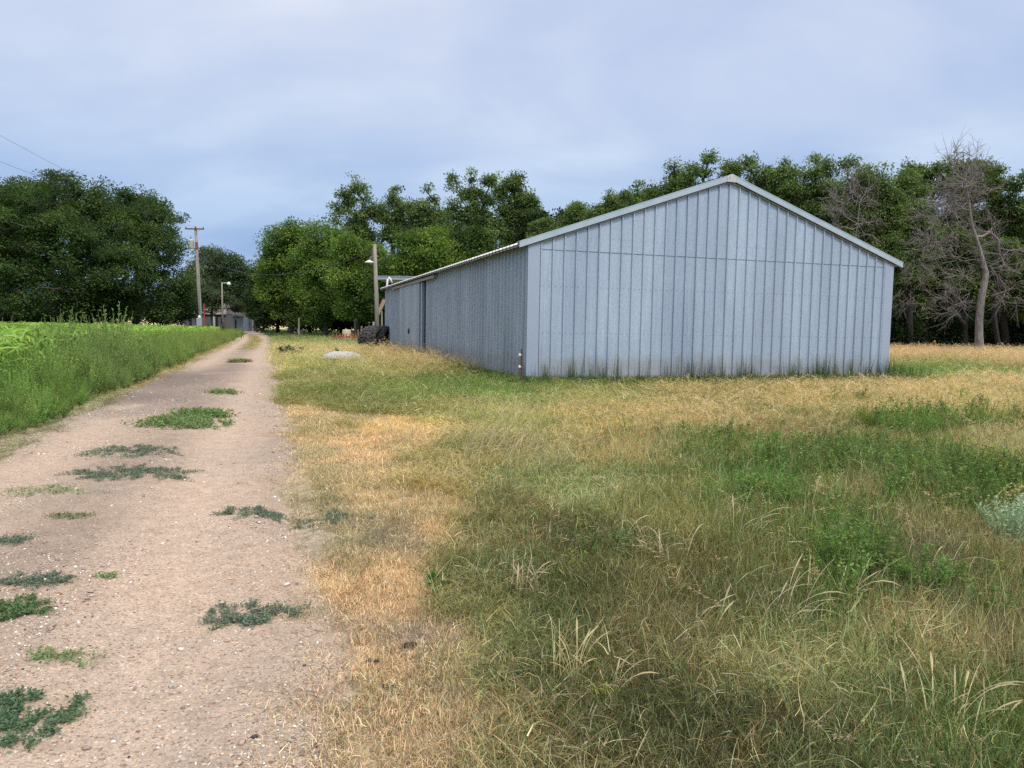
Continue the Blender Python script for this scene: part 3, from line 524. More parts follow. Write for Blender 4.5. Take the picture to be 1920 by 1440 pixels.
vs = np.arange(2, 74, .2); us = np.arange(0, 62, .55); U, V = np.meshgrid(us, vs); U = U.ravel()+rng.normal(0, .03, U.size); V = V.ravel()+rng.normal(0, .06, V.size); uo = -half_w(V)-1.45-.9*fbm(V*.12, V*0+5, 107, 2)-U
x, y = from_uv(uo, V); k = (x > -1.0*y-3) & (y > 6) & (rng.random(len(x)) < .93) & (np.hypot(x, y) < 78); x, y = x[k], y[k]; n = len(x); hh = (.78+.30*fbm(x*.12, y*.12, 109, 3)+.14*rng.random(n))
tt = np.array([.235, .36, .085])*jit(n, .3, .10)*(.85+.3*fbm(x*.2, y*.2, 111, 3))[:, None]
scatter('crop_field', T_co, np.c_[x, y, gz(x, y)], rots(n, .06), hh[:, None]*np.ones(3), rng.integers(0, 8, n), tt, M_inst, label='bright green leafy crop in the field left of the road', cat='crop')
# tall field margin beyond the crop and around the far end of the road
n = 9000; s_ = rng.uniform(-1.0, .12, n); y = rng.uniform(62, 150, n); x = s_*y; u, v = road_uv(x, y); k = (np.abs(u) > half_w(v)+.9) & ~in_barn(x, y, .5); x, y, u, v = x[k], y[k], u[k], v[k]; n = len(x)
hh = rng.uniform(.35, .75, n)*np.where(u < 0, 1.25, .62); tt = np.array([.085, .135, .045])*jit(n, .3, .1)*(.75+.6*fbm(x*.08, y*.08, 113, 3))[:, None]
T_far = [blades(22, 1, .05, .35, .25, .4, 600+k, 2, .3, .1) for k in range(5)]
scatter('far_meadow', T_far, np.c_[x, y, np.zeros(n)], rots(n, .1), hh[:, None]*np.c_[2.0*np.ones(n), 2.0*np.ones(n), np.ones(n)], rng.integers(0, 5, n), tt, M_inst, label='dark green tall meadow beyond the crop and around the bend', cat='meadow')
# straw coloured middle strip of the far road
n = 1500; v = 26+60*rng.random(n)**.8; uo = rng.normal(0, .22, n)+.12; k = fbm(v*.25, v*0+2, 115, 3)+.25*sm(32, 46, v) > .5; v, uo = v[k], uo[k]; n = len(v); x, y = from_uv(uo, v)
cx = np.interp(y, CLN[:, 1], CLN[:, 0]); x = np.where(y > 57, cx+uo, x); tt = np.where((rng.random(n) < .35)[:, None], np.array([.18, .22, .08]), np.array([.47, .38, .20]))*jit(n)
scatter('road_crown_grass', T_short, np.c_[x, y, zpos(x, y)], rots(n), np.c_[3*np.ones(n), 3*np.ones(n), 1.6*np.ones(n)], rng.integers(0, 6, n), tt, M_inst, label='straw and green tufts on the crown of the far road', cat='grass')
# loose stones on the road
def stone_t(seed):
    r = np.random.default_rng(seed); V = []; F = []
    rings = [(0, -.5)]+[]
    m = 7; P = [(0, 0, -.4)]+[(math.cos(a)*r.uniform(.8, 1.15), math.sin(a)*r.uniform(.55, .85), -.1+r.uniform(-.1, .1)) for a in np.linspace(0, 6.283, m, endpoint=False)]+[(math.cos(a+.3)*r.uniform(.5, .75), math.sin(a+.3)*r.uniform(.35, .55), r.uniform(.22, .38)) for a in np.linspace(0, 6.283, m, endpoint=False)]+[(0, 0, .42)]
    T3 = [(0, 1+(k+1) % m, 1+k) for k in range(m)]+[(1+m+k, 1+m+(k+1) % m, 2*m+1) for k in range(m)]; Q = [(1+k, 1+(k+1) % m, 1+m+(k+1) % m, 1+m+k) for k in range(m)]
    return np.array(P)*.5, [np.array(T3), np.array(Q)], np.ones(3)
T_st = [stone_t(k) for k in range(6)]
M_stone = mat('pebbles', (.5, .45, .4), .85); t = M_stone.node_tree; b = nd(t, 'ShaderNodeAttribute', attribute_name='tint', attribute_type='INSTANCER'); t.links.new(b.outputs[0], bsdf(M_stone).inputs['Base Color'])
x, y = wedge(3000, 1.3, 18, -.95, -.02, 1.6); u, v = road_uv(x, y); dn = fbm(x*1.3, y*.8, 117, 4)-.16*np.exp(-((np.abs(u)-.8)/.35)**2)
k = (np.abs(u) < half_w(v)+.15) & (rng.random(len(x)) < .12+sm(.30, .62, dn)); x, y, u, v = x[k], y[k], u[k], v[k]; n = len(x)
PAL = np.array([(.58, .52, .46), (.70, .66, .60), (.42, .33, .27), (.50, .36, .25), (.22, .17, .15), (.34, .29, .26), (.60, .42, .28), (.06, .05, .05), (.78, .76, .72), (.32, .14, .09)])
pi_ = rng.choice(len(PAL), n, p=[.18, .13, .20, .10, .08, .16, .05, .02, .06, .02]); sz = .006+.010*rng.random(n)**2.5+.024*(rng.random(n) < .035)*rng.random(n); sz = sz*np.clip(y/5, 1, 2)**.5
scatter('gravel', T_st, np.c_[x, y, road_z(x, y, u, v)+sz*.1], rots(n, .3), sz[:, None]*rng.uniform(.7, 1.4, (n, 3)), rng.integers(0, 6, n), PAL[pi_]*jit(n, .15), M_stone, label='loose pale and brown pebbles on the dirt road', cat='gravel')

# ------------------------------------------------------------------ single plants: mats on the road, dead tussocks, clumps
def mat_weed(px, py, rx, ry, seed, col, label, tall=0.0, n=1500, group='blue green mats of ground weed on the road'):
    r = np.random.default_rng(seed); q = G(px, py); ns = max(14, int(60*rx)); parts = []; pts = []
    e = lambda: r.normal(0, 1, 2)
    for k in range(ns*3):
        a = r.uniform(0, 6.283); R0 = r.random()**.85*(.55+.75*vn(np.array([a*1.6]), np.array([seed*3.3]))[0]); x0, y0 = math.cos(a)*R0*rx, math.sin(a)*R0*ry; b = a+r.normal(0, .9); L_ = r.uniform(.06, .22)*min(1, rx*2)
        t = np.linspace(0, 1, 10)[:, None]; p = np.c_[x0+np.cos(b+t*r.normal(0, .6))*L_*t, y0+np.sin(b+t*r.normal(0, .6))*L_*t]; pts.append(p)
    P = np.concatenate(pts); P = P[r.integers(0, len(P), int(n*1.5))]+r.normal(0, 1, (int(n*1.5), 2))*np.where(r.random((int(n*1.5), 1)) < .25, .020, .009); X_, Y_ = P[:, 0]+q[0], P[:, 1]+q[1]; u, v = road_uv(X_, Y_); z = zpos(X_, Y_)
    n = len(P); hz_ = (.004+.014*r.random(n)+tall*r.random(n)**2); ph = r.uniform(0, 6.28, n); D = np.c_[np.cos(ph), np.sin(ph), r.uniform(-.1, .6+tall*8, n)]
    V, F = leaves(np.c_[P, z+hz_-.0], (.019 if tall < .02 else .036)*max(1, q[1]/6)**.6, r, .5, .42, dirs=D)
    C = np.repeat(np.array(col)*(1+r.uniform(-.35, .4, n)[:, None])*(1+r.uniform(-.08, .08, (n, 3))), 4, 0)
    o = np_mesh('mat_weed', V, F, M_plant, col=C); o.location = (q[0], q[1], 0); tag(o, label, 'weed patch', group)
BG = (.165, .205, .155); GG = (.20, .28, .12)
for a in [(240, 893, .52, .30, 1, BG, 'largest blue green weed mat, in the middle of the road below the leafy patch', 0, 3600), (255, 852, .55, .30, 2, BG, 'ragged grey green weed mat just beyond the largest mat', 0, 2200),
          (330, 798, .62, .55, 3, GG, 'bright leafy green weed patch on the road crown', .06, 2600), (380, 783, .45, .35, 30, (.17, .26, .09), 'fresh green grassy tuft at the far end of the leafy patch on the crown', .09, 1000), (478, 966, .24, .13, 4, BG, 'small blue green weed mat at the right wheel track', 0, 1300), (612, 972, .26, .17, 5, BG, 'blue green weed mat at the edge of the straw coloured turf', 0, 1500),
          (455, 1165, .22, .13, 6, BG, 'isolated blue green weed mat low in the right wheel track', 0, 1500), (75, 1100, .19, .10, 7, BG, 'small dark weed mat near the left view edge above a larger one', 0, 900), (30, 1155, .18, .15, 8, (.13, .20, .09), 'dark green weed mat with yellow rim at the left edge of the view', 0, 2000),
          (25, 1355, .17, .20, 9, (.12, .19, .11), 'dense dark weed mat in the bottom left corner of the view', .0, 2000), (15, 1024, .16, .08, 10, BG, 'low weed mat at the left edge of the road near the view edge', 0, 500), (200, 1087, .07, .025, 11, GG, 'tiny weed sprig alone on the gravel', 0, 110),
          (40, 925, .5, .14, 12, GG, 'grey green mat in front of the roadside weeds', 0, 700), (420, 738, .35, .5, 13, GG, 'thin green weed streak on the road crown', .03, 500), (450, 680, .30, .9, 14, (.22, .25, .10), 'yellow green tuft on the road crown where the road narrows', .06, 700), (140, 975, .16, .08, 15, (.15, .2, .09), 'faint green sprig left of the largest mat', 0, 250),
          (100, 1240, .18, .06, 16, GG, 'thin yellow green runner on the gravel near the bottom left', 0, 250)]:
    mat_weed(*a)
def tussock(px, py, h, n, seed, lean, label, col=(.60, .50, .33), spread=.05, bias=None, w=.0045):
    r = np.random.default_rng(seed); q = G(px, py); parts = []
    for k in range(n):
        az = r.uniform(0, 6.28) if bias is None else bias+r.normal(0, .7); l = abs(r.normal(lean, .2)); cu = r.uniform(.5, 1.9); H = h*r.uniform(.5, 1.1); t = np.linspace(0, 1, 9); a = l*.5+cu*t**1.5*.9; b = r.normal(0, spread, 2)
        rr_ = np.cumsum(np.sin(a))*H/9; zz = np.cumsum(np.cos(a))*H/9; pts = np.c_[b[0]+np.cos(az)*rr_, b[1]+np.sin(az)*rr_, zz]; wd = w*(1-.6*t)*r.uniform(.7, 1.2)
        hd = r.random() < .5
        if hd: wd = wd+(t > .62)*w*1.1*np.sin(np.pi*np.clip((t-.6)/.4, 0, 1))
        for sd_ in ((-math.sin(az), math.cos(az), .2), (math.cos(az)*.3, math.sin(az)*.3, 1.)):
            V, F = ribbon(pts, wd, side=sd_); parts.append((V, F, np.array(col)*r.uniform(.75, 1.15)))
    V, F, C = join(parts); o = np_mesh('dead_grass_tussock', V, F, M_plant, col=C); o.location = (q[0], q[1], gz(q[0], q[1])-.01); tag(o, label, 'grass tussock', 'tussocks of pale arching dead grass')
for a in [(870, 880, .62, 60, 21, .35, 'pale tussock at the left of the large clump before the barn side', (.55, .48, .32), .22, .2), (935, 850, .68, 60, 22, .35, 'tallest dense pale tussock of the large clump before the barn side', (.58, .50, .34), .22, .2), (990, 890, .5, 36, 23, .35, 'thin pale tussock at the right of the large clump', (.55, .46, .32), .18, .2), (955, 800, .6, 44, 44, .35, 'pale tussock at the far side of the large clump', (.55, .48, .32), .25, .2),
          (985, 1125, .26, 26, 24, .2, 'small upright bundle of straw stems in dark grass', (.60, .50, .36), .05), (905, 1110, .24, 9, 25, .4, 'few straw stems at the edge of the dark grass'), (1060, 1300, .30, 24, 26, .25, 'upright straw tussock beside the brown patch near the bottom', (.66, .55, .33), .05), (1130, 1320, .26, 10, 27, .6, 'straw stems leaning right near the bottom middle', (.62, .52, .33), .04, .3),
          (1470, 1190, .42, 16, 28, .5, 'arching straw tussock in the middle of the right hand grass', (.66, .56, .40), .08, .4), (1560, 1160, .40, 12, 29, .8, 'long straw stems arching right over dark grass', (.66, .56, .40), .06, .2), (1390, 1030, .42, 10, 30, .3, 'tall curved straw stalks standing above leafy weeds', (.62, .55, .38), .05, .3), (1230, 1060, .34, 22, 31, .3, 'straw tussock left of the leafy weeds', (.60, .52, .36), .10),
          (1800, 1390, .34, 16, 32, .6, 'long pale arching stalks in the bottom right corner', (.68, .58, .38), .07, .2), (1700, 1380, .34, 7, 33, .4, 'two or three pale stalks left of the bottom right corner', (.66, .56, .38), .05), (1650, 1210, .22, 22, 34, .7, 'flattened straw patch right of the yellow grass', (.58, .50, .36), .12), (1740, 1090, .34, 9, 35, .6, 'bent straw stalks before the pale bush', (.66, .56, .40), .05, .1),
          (1670, 930, .40, 26, 36, .5, 'straw tussock behind the leafy weeds', (.60, .52, .36), .10), (1310, 1200, .28, 12, 37, .7, 'single long stalk bending right above dark grass', (.64, .54, .38), .10, .2), (1870, 1300, .30, 14, 38, .5, 'reddish tan stalks at the right edge of the view', (.50, .36, .24), .10), (760, 850, .35, 16, 39, .5, 'thin straw tussock on the dry turf', (.55, .48, .33), .12), (1080, 1060, .2, 12, 40, .6, 'low bent straw stems on dark grass', (.60, .50, .36), .10),
          (1150, 1010, .26, 12, 41, .5, 'sparse straw stems left of the weeds', (.58, .50, .35), .12), (1540, 1330, .26, 8, 42, .4, 'lone stalks on the pale yellow grass patch', (.62, .54, .36), .06), (1330, 905, .40, 12, 43, .4, 'thin straw stalks between the leafy weeds', (.60, .5, .36), .2)]:
    tussock(*a)
def clump(name, px, py, D, h, w, n, ls, col, label, cat, seed, asp=.3, up=.9, stems=9, group=None, grad=0.):
    r = np.random.default_rng(seed); q = G(px, py) if D is None else AT(px, py, D)[:2]; t_ = empty(name, (q[0], q[1], gz(q[0], q[1])-.01), 0, label, cat, group); sp = []; lp = []
    for k in range(stems):
        az = r.uniform(0, 6.28); rad = w*.5*r.random()**.5; t = np.linspace(0, 1, 6); pts = np.c_[np.cos(az)*rad*t**.8, np.sin(az)*rad*t**.8, t*h*r.uniform(.7, 1.0)*(1-.3*(rad/(w*.5))**2)]
        V, F = ribbon(pts, .008*max(1, q[1]/8)); sp.append((V, F, np.array(col)*.9)); m = n//stems; s = r.uniform(.1, 1, m); P = np.c_[[np.interp(s, t, pts[:, j]) for j in range(3)]].T+r.normal(0, w*.03, (m, 3)); P[:, 2] = np.abs(P[:, 2]); ph = r.uniform(0, 6.28, m)
        V, F = leaves(P, ls, r, .1, asp, dirs=np.c_[np.cos(ph), np.sin(ph), r.uniform(0, up, m)]); lp.append((V, F, np.repeat(np.array(col)*(1+r.uniform(-.3, .35, m)[:, None]), 4, 0)))
    V, F, C = join(sp); np_mesh('stem', V, F, M_plant, t_, col=C); V, F, C = join(lp); np_mesh('foliage', V, F, M_plant, t_, col=C); return t_
clump('sage_bush', 1900, 1035, None, .42, .42, 1900, .03, (.42, .52, .38), 'pale silvery green bush at the right edge of the view', 'bush', 60, .35, 1.5, 16)
clump('small_shrub', 540, 672, None, .62, 1.3, 1500, .09, (.05, .09, .045), 'dark green shrub at the right edge of the road beside pale grass', 'shrub', 61, .5)
clump('broadleaf_plant', 305, 668, None, .85, .5, 260, .20, (.20, .34, .12), 'single upright plant with broad pale green leaves among roadside weeds', 'plant', 62, .3, .8, 4)
clump('broadleaf_vine', 40, 692, None, .80, 2.4, 1500, .13, (.13, .25, .10), 'rounded dark leafy plant at the edge of the crop', 'plant', 63, .7)
clump('green_weed', 812, 1103, None, .08, .10, 240, .035, (.07, .15, .04), 'small dark green weed alone on the dry turf edge', 'weed', 64, .35, 1.2, 5)
clump('yellow_weed', 1130, 1335, None, .10, .10, 120, .03, (.34, .42, .06), 'small bright yellow green weed in dark grass near the bottom', 'weed', 65, .4, 1.2, 4)
clump('green_weed', 1450, 855, None, .30, .55, 900, .05, (.11, .26, .05), 'bright green grassy clump in the tan grass', 'weed', 66, .2, 1.5)
clump('green_weed', 1580, 1100, None, .34, .50, 6000, .022, (.16, .26, .07), 'large leafy green weed in the middle right of the rough grass', 'weed', 67, .4, .8, 30)
clump('green_weed', 1420, 960, None, .34, .9, 8000, .026, (.16, .26, .07), 'wide leafy green weed clump behind the arching straw', 'weed', 68, .4, .8, 20)
clump('green_weed', 1730, 1130, None, .30, .40, 3600, .022, (.16, .26, .07), 'narrow green weed clump left of the pale silvery bush', 'weed', 69, .4, .8, 14)
clump('green_weed', 1710, 830, None, .45, 1.0, 3600, .035, (.16, .26, .07), 'round green weed standing alone in the tan grass', 'weed', 70, .25, 1.2, 20)
clump('grass_seedling', 812, 700, None, .35, .6, 900, .08, (.22, .36, .09), 'fresh green clump between road verge and barn side', 'weed', 71, .2, 1.6)
clump('thistle', 633, 672, 28.4, .62, .22, 160, .10, (.03, .08, .04), 'small dark green thistle standing behind the pale dome', 'weed', 72, .4, .8, 3)
# dark droppings of soil on the turf
M_clod = mottled('dark_clod', (.015, .013, .013), (.06, .05, .045), 30, .95)
for px, py, s, lb in ((765, 1218, .035, 'dark clod beside the bare patch of the turf'), (694, 1252, .03, 'dark clod left of the bare patch of the turf'), (730, 1300, .028, 'dark clod next to a pale stone on the turf'), (657, 1311, .014, 'tiny dark clod near the road edge'), (945, 1412, .03, 'dark clod at the bottom of the dry turf'), (590, 1398, .014, 'tiny dark stone on the road edge near the bottom')):
    r = np.random.default_rng(int(px)); V, F, C = join([((np.array(stone_t(int(px+j))[0])*s*r.uniform(.6, 1.4)+np.r_[r.normal(0, s*.4, 2), s*.2]), stone_t(int(px+j))[1], C_) for j, C_ in enumerate([np.ones(3)]*5)])
    q = G(px, py); o = np_mesh('soil_clod', V, F, M_clod); o.location = (q[0], q[1], zpos(np.array([q[0]]), np.array([q[1]]))[0]); tag(o, lb, 'clod', 'dark clods lying on the turf')

# ------------------------------------------------------------------ trees
def tubes(segs, R0, R1, n=5):
    """tapered prisms for segments (m,2,3)"""
    a, b = segs[:, 0], segs[:, 1]; t = b-a; t = t/(np.linalg.norm(t, axis=1)[:, None]+1e-9); ref = np.where(np.abs(t[:, 2:3]) < .9, np.array([[0, 0, 1.]]), np.array([[1., 0, 0]]))
    u = np.cross(t, ref); u /= np.linalg.norm(u, axis=1)[:, None]+1e-9; w = np.cross(t, u); V = []
    for P, Rr in ((a-t*R0[:, None]*.3, R0), (b, R1)):
        for k in range(n):
            an = 2*math.pi*k/n; V.append(P+(u*math.cos(an)+w*math.sin(an))*Rr[:, None])
    V = np.stack(V, 1); m = len(a); o = np.arange(m)*2*n; F = np.concatenate([np.stack([o+k, o+(k+1) % n, o+n+(k+1) % n, o+n+k], 1) for k in range(n)])
    return V.reshape(-1, 3), F
def skeleton(trunk, pts, r, wob=.12, lenw=.35, step=.8):
    """grow limbs from the trunk polyline to every point; returns nodes, parents"""
    nodes = [np.array(trunk[0], float)]; par = [-1]; dist = [0.]
    for p in trunk[1:]:
        p = np.array(p, float); a = nodes[-1]; m = max(1, int(np.linalg.norm(p-a)/step))
        for k in range(1, m+1): 
            q = a+(p-a)*k/m+(r.normal(0, .03, 3) if k < m else 0); nodes.append(q); par.append(len(nodes)-2); dist.append(dist[-1]+np.linalg.norm(q-nodes[-2]))
    top = np.array(trunk[-1]); start = max(1, int(len(nodes)*.55)); order = np.argsort(np.linalg.norm(pts-top, axis=1)+r.normal(0, .6, len(pts)))
    X = np.empty((len(nodes)+len(pts)*12, 3)); D = np.empty(len(X)); n = len(nodes); X[:n] = nodes; D[:n] = dist; par = par+[0]*(len(X)-n); ends = []
    for i in order:
        p = pts[i]; d = X[start:n]-p; dd = np.sqrt((d*d).sum(1)); below = np.maximum(0, X[start:n, 2]-p[2])
        j = start+int(np.argmin(dd+lenw*D[start:n]*.35+below*.5)); a = X[j]; L_ = np.linalg.norm(p-a)
        if L_ < .15: continue
        m = int(min(11, max(2, L_/step))); cur = a; pr = j; off = np.array([r.normal(0, wob*L_), r.normal(0, wob*L_), -abs(r.normal(0, wob*L_*.7))])
        for k in range(1, m+1):
            t = k/m; q = a+(p-a)*t+off*math.sin(math.pi*t)+r.normal(0, .04*step, 3)*(k < m); X[n] = q; D[n] = D[pr]+np.linalg.norm(q-cur); par[n] = pr; pr = n; cur = q; n += 1
        ends.append(pr)
    return X[:n], np.array(par[:n]), ends
def radii(X, par, r_trunk, tip=.012, e=2.3):
    n = len(X); w = np.zeros(n); ch = np.bincount(par[1:], minlength=n); w[ch == 0] = 1
    for i in range(n-1, 0, -1): w[par[i]] += w[i]
    return tip+(r_trunk-tip)*(w/w[0])**(1/e)
def lobe_points(lobes, D, n, r, shell=.55, depth=1.0):
    """clump centres spread through the crown lobes (given as surveyed px, py, radius px at distance D)"""
    W_ = np.array([l[2]**2 for l in lobes], float); W_ /= W_.sum(); P = []
    ctr = np.mean([AT(l[0], l[1], D)[0] for l in lobes]); 
    for l, k in zip(lobes, r.multinomial(n, W_)):
        c = AT(l[0], l[1], D); R_ = l[2]/F_PX*D; c = c+np.array([0, (l[3] if len(l) > 3 else r.uniform(-.5, .5)*R_), 0])
        d = r.normal(0, 1, (k, 3)); d /= np.linalg.norm(d, axis=1)[:, None]+1e-9; rad = R_*(shell+(1-shell)*r.random(k)**.6)*(.85+.3*r.random(k)); P.append(c+d*rad[:, None]*np.array([1, depth, .92]))
    P = np.concatenate(P); P[:, 2] = np.maximum(P[:, 2], .5); return P
def tree(name, trunk_px, base_py, D, top, lobes, nc, lc, ls, cr, col, label, cat='tree', group=None, rt=.3, seed=1, shell=.5, mat_b=None, col2=None, twig=0, depth=1.0, trunks=None, asp=.55, dead=False, flat=.5, tw_r=.010, open_=0.):
    r = np.random.default_rng(seed); b = AT(trunk_px, base_py, D); b[2] = -.05; tp = AT(top[0], top[1], D); mid = (b+tp)/2+np.array([r.normal(0, .15), r.normal(0, .15), 0]); root = empty(name, b, 0, label, cat, group); mat_b = mat_b or (M_bark_shade if name == 'low_tree' or group in (GW, GB) else M_bark)
    pts = lobe_points(lobes, D, nc, r, shell, depth)
    tk = [b, b+np.array([0, 0, .6]), mid, tp] if trunks is None else [b]+[AT(q[0], q[1], D+(q[2] if len(q) > 2 else 0)) for q in trunks]
    X, par, ends = skeleton(tk, pts, r); rad = radii(X, par, rt, e=1.75 if dead else 2.3)
    if dead:
        tl = [0]
        while tl[-1]+1 < len(X) and par[tl[-1]+1] == tl[-1] and np.linalg.norm(X[tl[-1]]-tk[-1]) > 1e-6: tl.append(tl[-1]+1)
        tt_ = np.linspace(0, 1, len(tl)); rad[tl] = rt*np.interp(tt_, [0, .12, .42, .50, 1], [1.15, .95, .72, .40, .10])
        for i_ in range(1, len(X)):
            if i_ > tl[-1]: rad[i_] = min(rad[i_]*.75, rad[par[i_]]*.9)
    seg = np.stack([X[par[1:]], X[1:]], 1); R0 = rad[par[1:]]; R1 = rad[1:]; R0 = np.minimum(R0, R1*1.6+.03) if not dead else np.minimum(R0, R1*1.35+.02)
    main = np.arange(1, len(X)); V, F = tubes(seg-b, R0, R1, 6 if dead else 5); flare = np.clip(1-V[:, 2]/.7, 0, 1)**2*.35; V[:, :2] *= (1+np.where(np.hypot(V[:, 0], V[:, 1]) < rt*1.6, flare, 0))[:, None]
    if twig:
        n = len(ends)*twig; e = np.repeat(X[ends], twig, 0); pe = np.repeat(X[par[ends]], twig, 0); d0 = e-pe; d0 /= np.linalg.norm(d0, axis=1)[:, None]+1e-9
        q = r.random(n)[:, None]; s = pe+(e-pe)*q; d = d0*.9+r.normal(0, .75, (n, 3)); d /= np.linalg.norm(d, axis=1)[:, None]; L_ = r.uniform(.4, 1.5, n)[:, None]; m_ = s+d*L_*.5; d2 = d+r.normal(0, .35, (n, 3)); ee = m_+d2*L_*.5
        s2 = np.repeat(m_, 2, 0); d3 = np.repeat(d, 2, 0)+r.normal(0, .6, (2*n, 3)); e2 = s2+d3*np.repeat(L_, 2, 0)*.35
        SS = np.concatenate([np.stack([s, m_], 1), np.stack([m_, ee], 1), np.stack([s2, e2], 1)])-b; ra = np.r_[np.full(n, tw_r*1.3), np.full(n, tw_r), np.full(2*n, tw_r*.8)]; rb = np.r_[np.full(n, tw_r), np.full(n, tw_r*.4), np.full(2*n, tw_r*.3)]
        V2, F2 = tubes(SS, ra, rb, 3); o = np_mesh('twigs', V2, F2, mat_b or M_bark, root, smooth=True)
    np_mesh('trunk', V, F, mat_b or M_bark, root, smooth=True)
    if lc:
        n = nc*lc; ci = r.integers(0, nc, n); off = r.normal(0, 1, (n, 3)); off /= np.linalg.norm(off, axis=1)[:, None]; off *= (r.random(n)**.45)[:, None]*(cr*r.uniform(.6, 1.35, nc))[ci][:, None]; off[:, 2] *= .62
        P = pts[ci]+off-b; P[:, 2] = np.maximum(P[:, 2], .25); dd = off+r.normal(0, .4, (n, 3)); dd[:, 2] -= .15; V, F = leaves(P, ls, r, flat, asp, dirs=dd/(np.linalg.norm(dd, axis=1)[:, None]+1e-9))
        cv = np.array(col)*(1+r.normal(0, .24, nc)[:, None]).clip(.45, 1.6); 
        if col2 is not None: f = (r.random(nc) < .35)[:, None]*r.uniform(.4, 1, nc)[:, None]; cv = cv*(1-f)+f*np.array(col2)
        C = cv[ci]*(1+r.uniform(-.2, .22, n)[:, None])*(1+r.uniform(-.07, .07, (n, 3))); np_mesh('crown', V, F, M_leaf, root, col=np.clip(np.repeat(C, 4, 0), 0, 1))
    return root
DKG = (.062, .108, .032); DKG2 = (.115, .175, .048); MID = (.12, .20, .045); MID2 = (.24, .33, .065); LOC = (.115, .175, .058); LOC2 = (.24, .31, .12); GREY = (.15, .19, .105); INT = (.028, .048, .018)  # INT: leaf green darkened to carry the shade inside the woods
GL = 'big trees left of the road beyond the crop'; GF = 'far trees around the old sheds'; GR = 'trees in the grove right of the road'; GT = 'tall airy trees rising behind the grove'; GB = 'trees in the row behind the barn'; GW = 'trees of the woods right of the barn'
# big dark trees on the left
tree('broad_tree', 145, 607, 84, (140, 430), [(60, 390, 70, 2), (130, 375, 62, 0), (100, 440, 85, -5), (30, 460, 75, -2), (180, 410, 55, 1), (170, 480, 70, -6), (95, 530, 65, -7), (200, 540, 50, -5), (40, 555, 40, -4), (20, 375, 50, 3), (140, 560, 45, -8), (185, 372, 38, 2)], 640, 190, .27, 1.25, DKG, 'huge dark round tree with a thick dark trunk left of the utility pole', group=GL, rt=.85, seed=11, col2=DKG2)
tree('broad_tree', 255, 607, 88, (262, 450), [(245, 400, 48, 2), (285, 425, 50, 0), (240, 460, 60, -4), (310, 470, 48, -2), (335, 525, 34, -2), (285, 520, 55, -6), (255, 565, 40, -6), (330, 570, 32, -3), (225, 560, 36, -5), (355, 560, 18, -1), (300, 585, 18, -5)], 470, 190, .27, 1.2, DKG, 'dark round tree standing right against the huge tree and next to the utility pole', group=GL, rt=.5, seed=12, col2=DKG2)
tree('broad_tree', -40, 607, 86, (-30, 450), [(-60, 400, 80), (0, 400, 55, 2), (-20, 470, 80), (-90, 500, 80), (-40, 540, 60), (12, 545, 26), (-150, 470, 90)], 400, 150, .30, 1.35, DKG, 'dark broad tree cut off by the left edge of the view', group=GL, rt=.6, seed=13, col2=DKG2)
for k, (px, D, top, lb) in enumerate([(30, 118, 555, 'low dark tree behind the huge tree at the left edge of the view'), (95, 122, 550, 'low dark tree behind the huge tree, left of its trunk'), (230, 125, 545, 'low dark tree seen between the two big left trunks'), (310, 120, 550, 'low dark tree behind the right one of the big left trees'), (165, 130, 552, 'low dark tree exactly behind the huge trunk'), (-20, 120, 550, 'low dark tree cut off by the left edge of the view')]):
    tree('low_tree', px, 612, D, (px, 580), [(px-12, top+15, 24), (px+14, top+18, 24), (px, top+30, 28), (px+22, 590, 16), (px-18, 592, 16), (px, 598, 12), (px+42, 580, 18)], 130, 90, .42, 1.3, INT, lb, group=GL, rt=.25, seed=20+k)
# far trees by the sheds
tree('far_tree', 402, 612, 150, (398, 500), [(395, 478, 20), (404, 500, 22), (380, 540, 26), (408, 545, 30), (388, 575, 22), (398, 520, 20)], 170, 110, .42, 1.5, GREY, 'thin topped grey green tree behind the yard light', group=GF, rt=.35, seed=31, open_=.3)
tree('far_tree', 440, 612, 148, (440, 520), [(428, 490, 22), (448, 505, 24), (432, 530, 30), (458, 540, 26), (440, 565, 30), (470, 570, 16)], 230, 120, .42, 1.5, (.075, .115, .052), 'rounded grey green tree over the small white shed', group=GF, rt=.4, seed=32)
tree('far_tree', 478, 613, 128, (480, 540), [(484, 520, 14), (490, 545, 18), (480, 560, 16), (494, 578, 18), (488, 500, 10), (475, 585, 10)], 120, 110, .38, 1.2, DKG, 'dark narrow tree where the road bends away', group=GF, rt=.3, seed=33)
tree('far_tree', 398, 612, 130, (398, 575), [(390, 556, 20), (412, 562, 15), (376, 566, 15), (430, 570, 14), (447, 572, 12), (404, 575, 10)], 90, 120, .34, 1.1, (.07, .10, .05), 'dark low crown hanging over the old shed roof', group=GF, rt=.2, seed=35)
tree('far_tree', 360, 612, 160, (362, 540), [(355, 520, 24), (372, 500, 16), (365, 555, 30), (340, 580, 26)], 120, 110, .42, 1.5, GREY, 'grey green tree behind the old weathered shed', group=GF, rt=.3, seed=34)
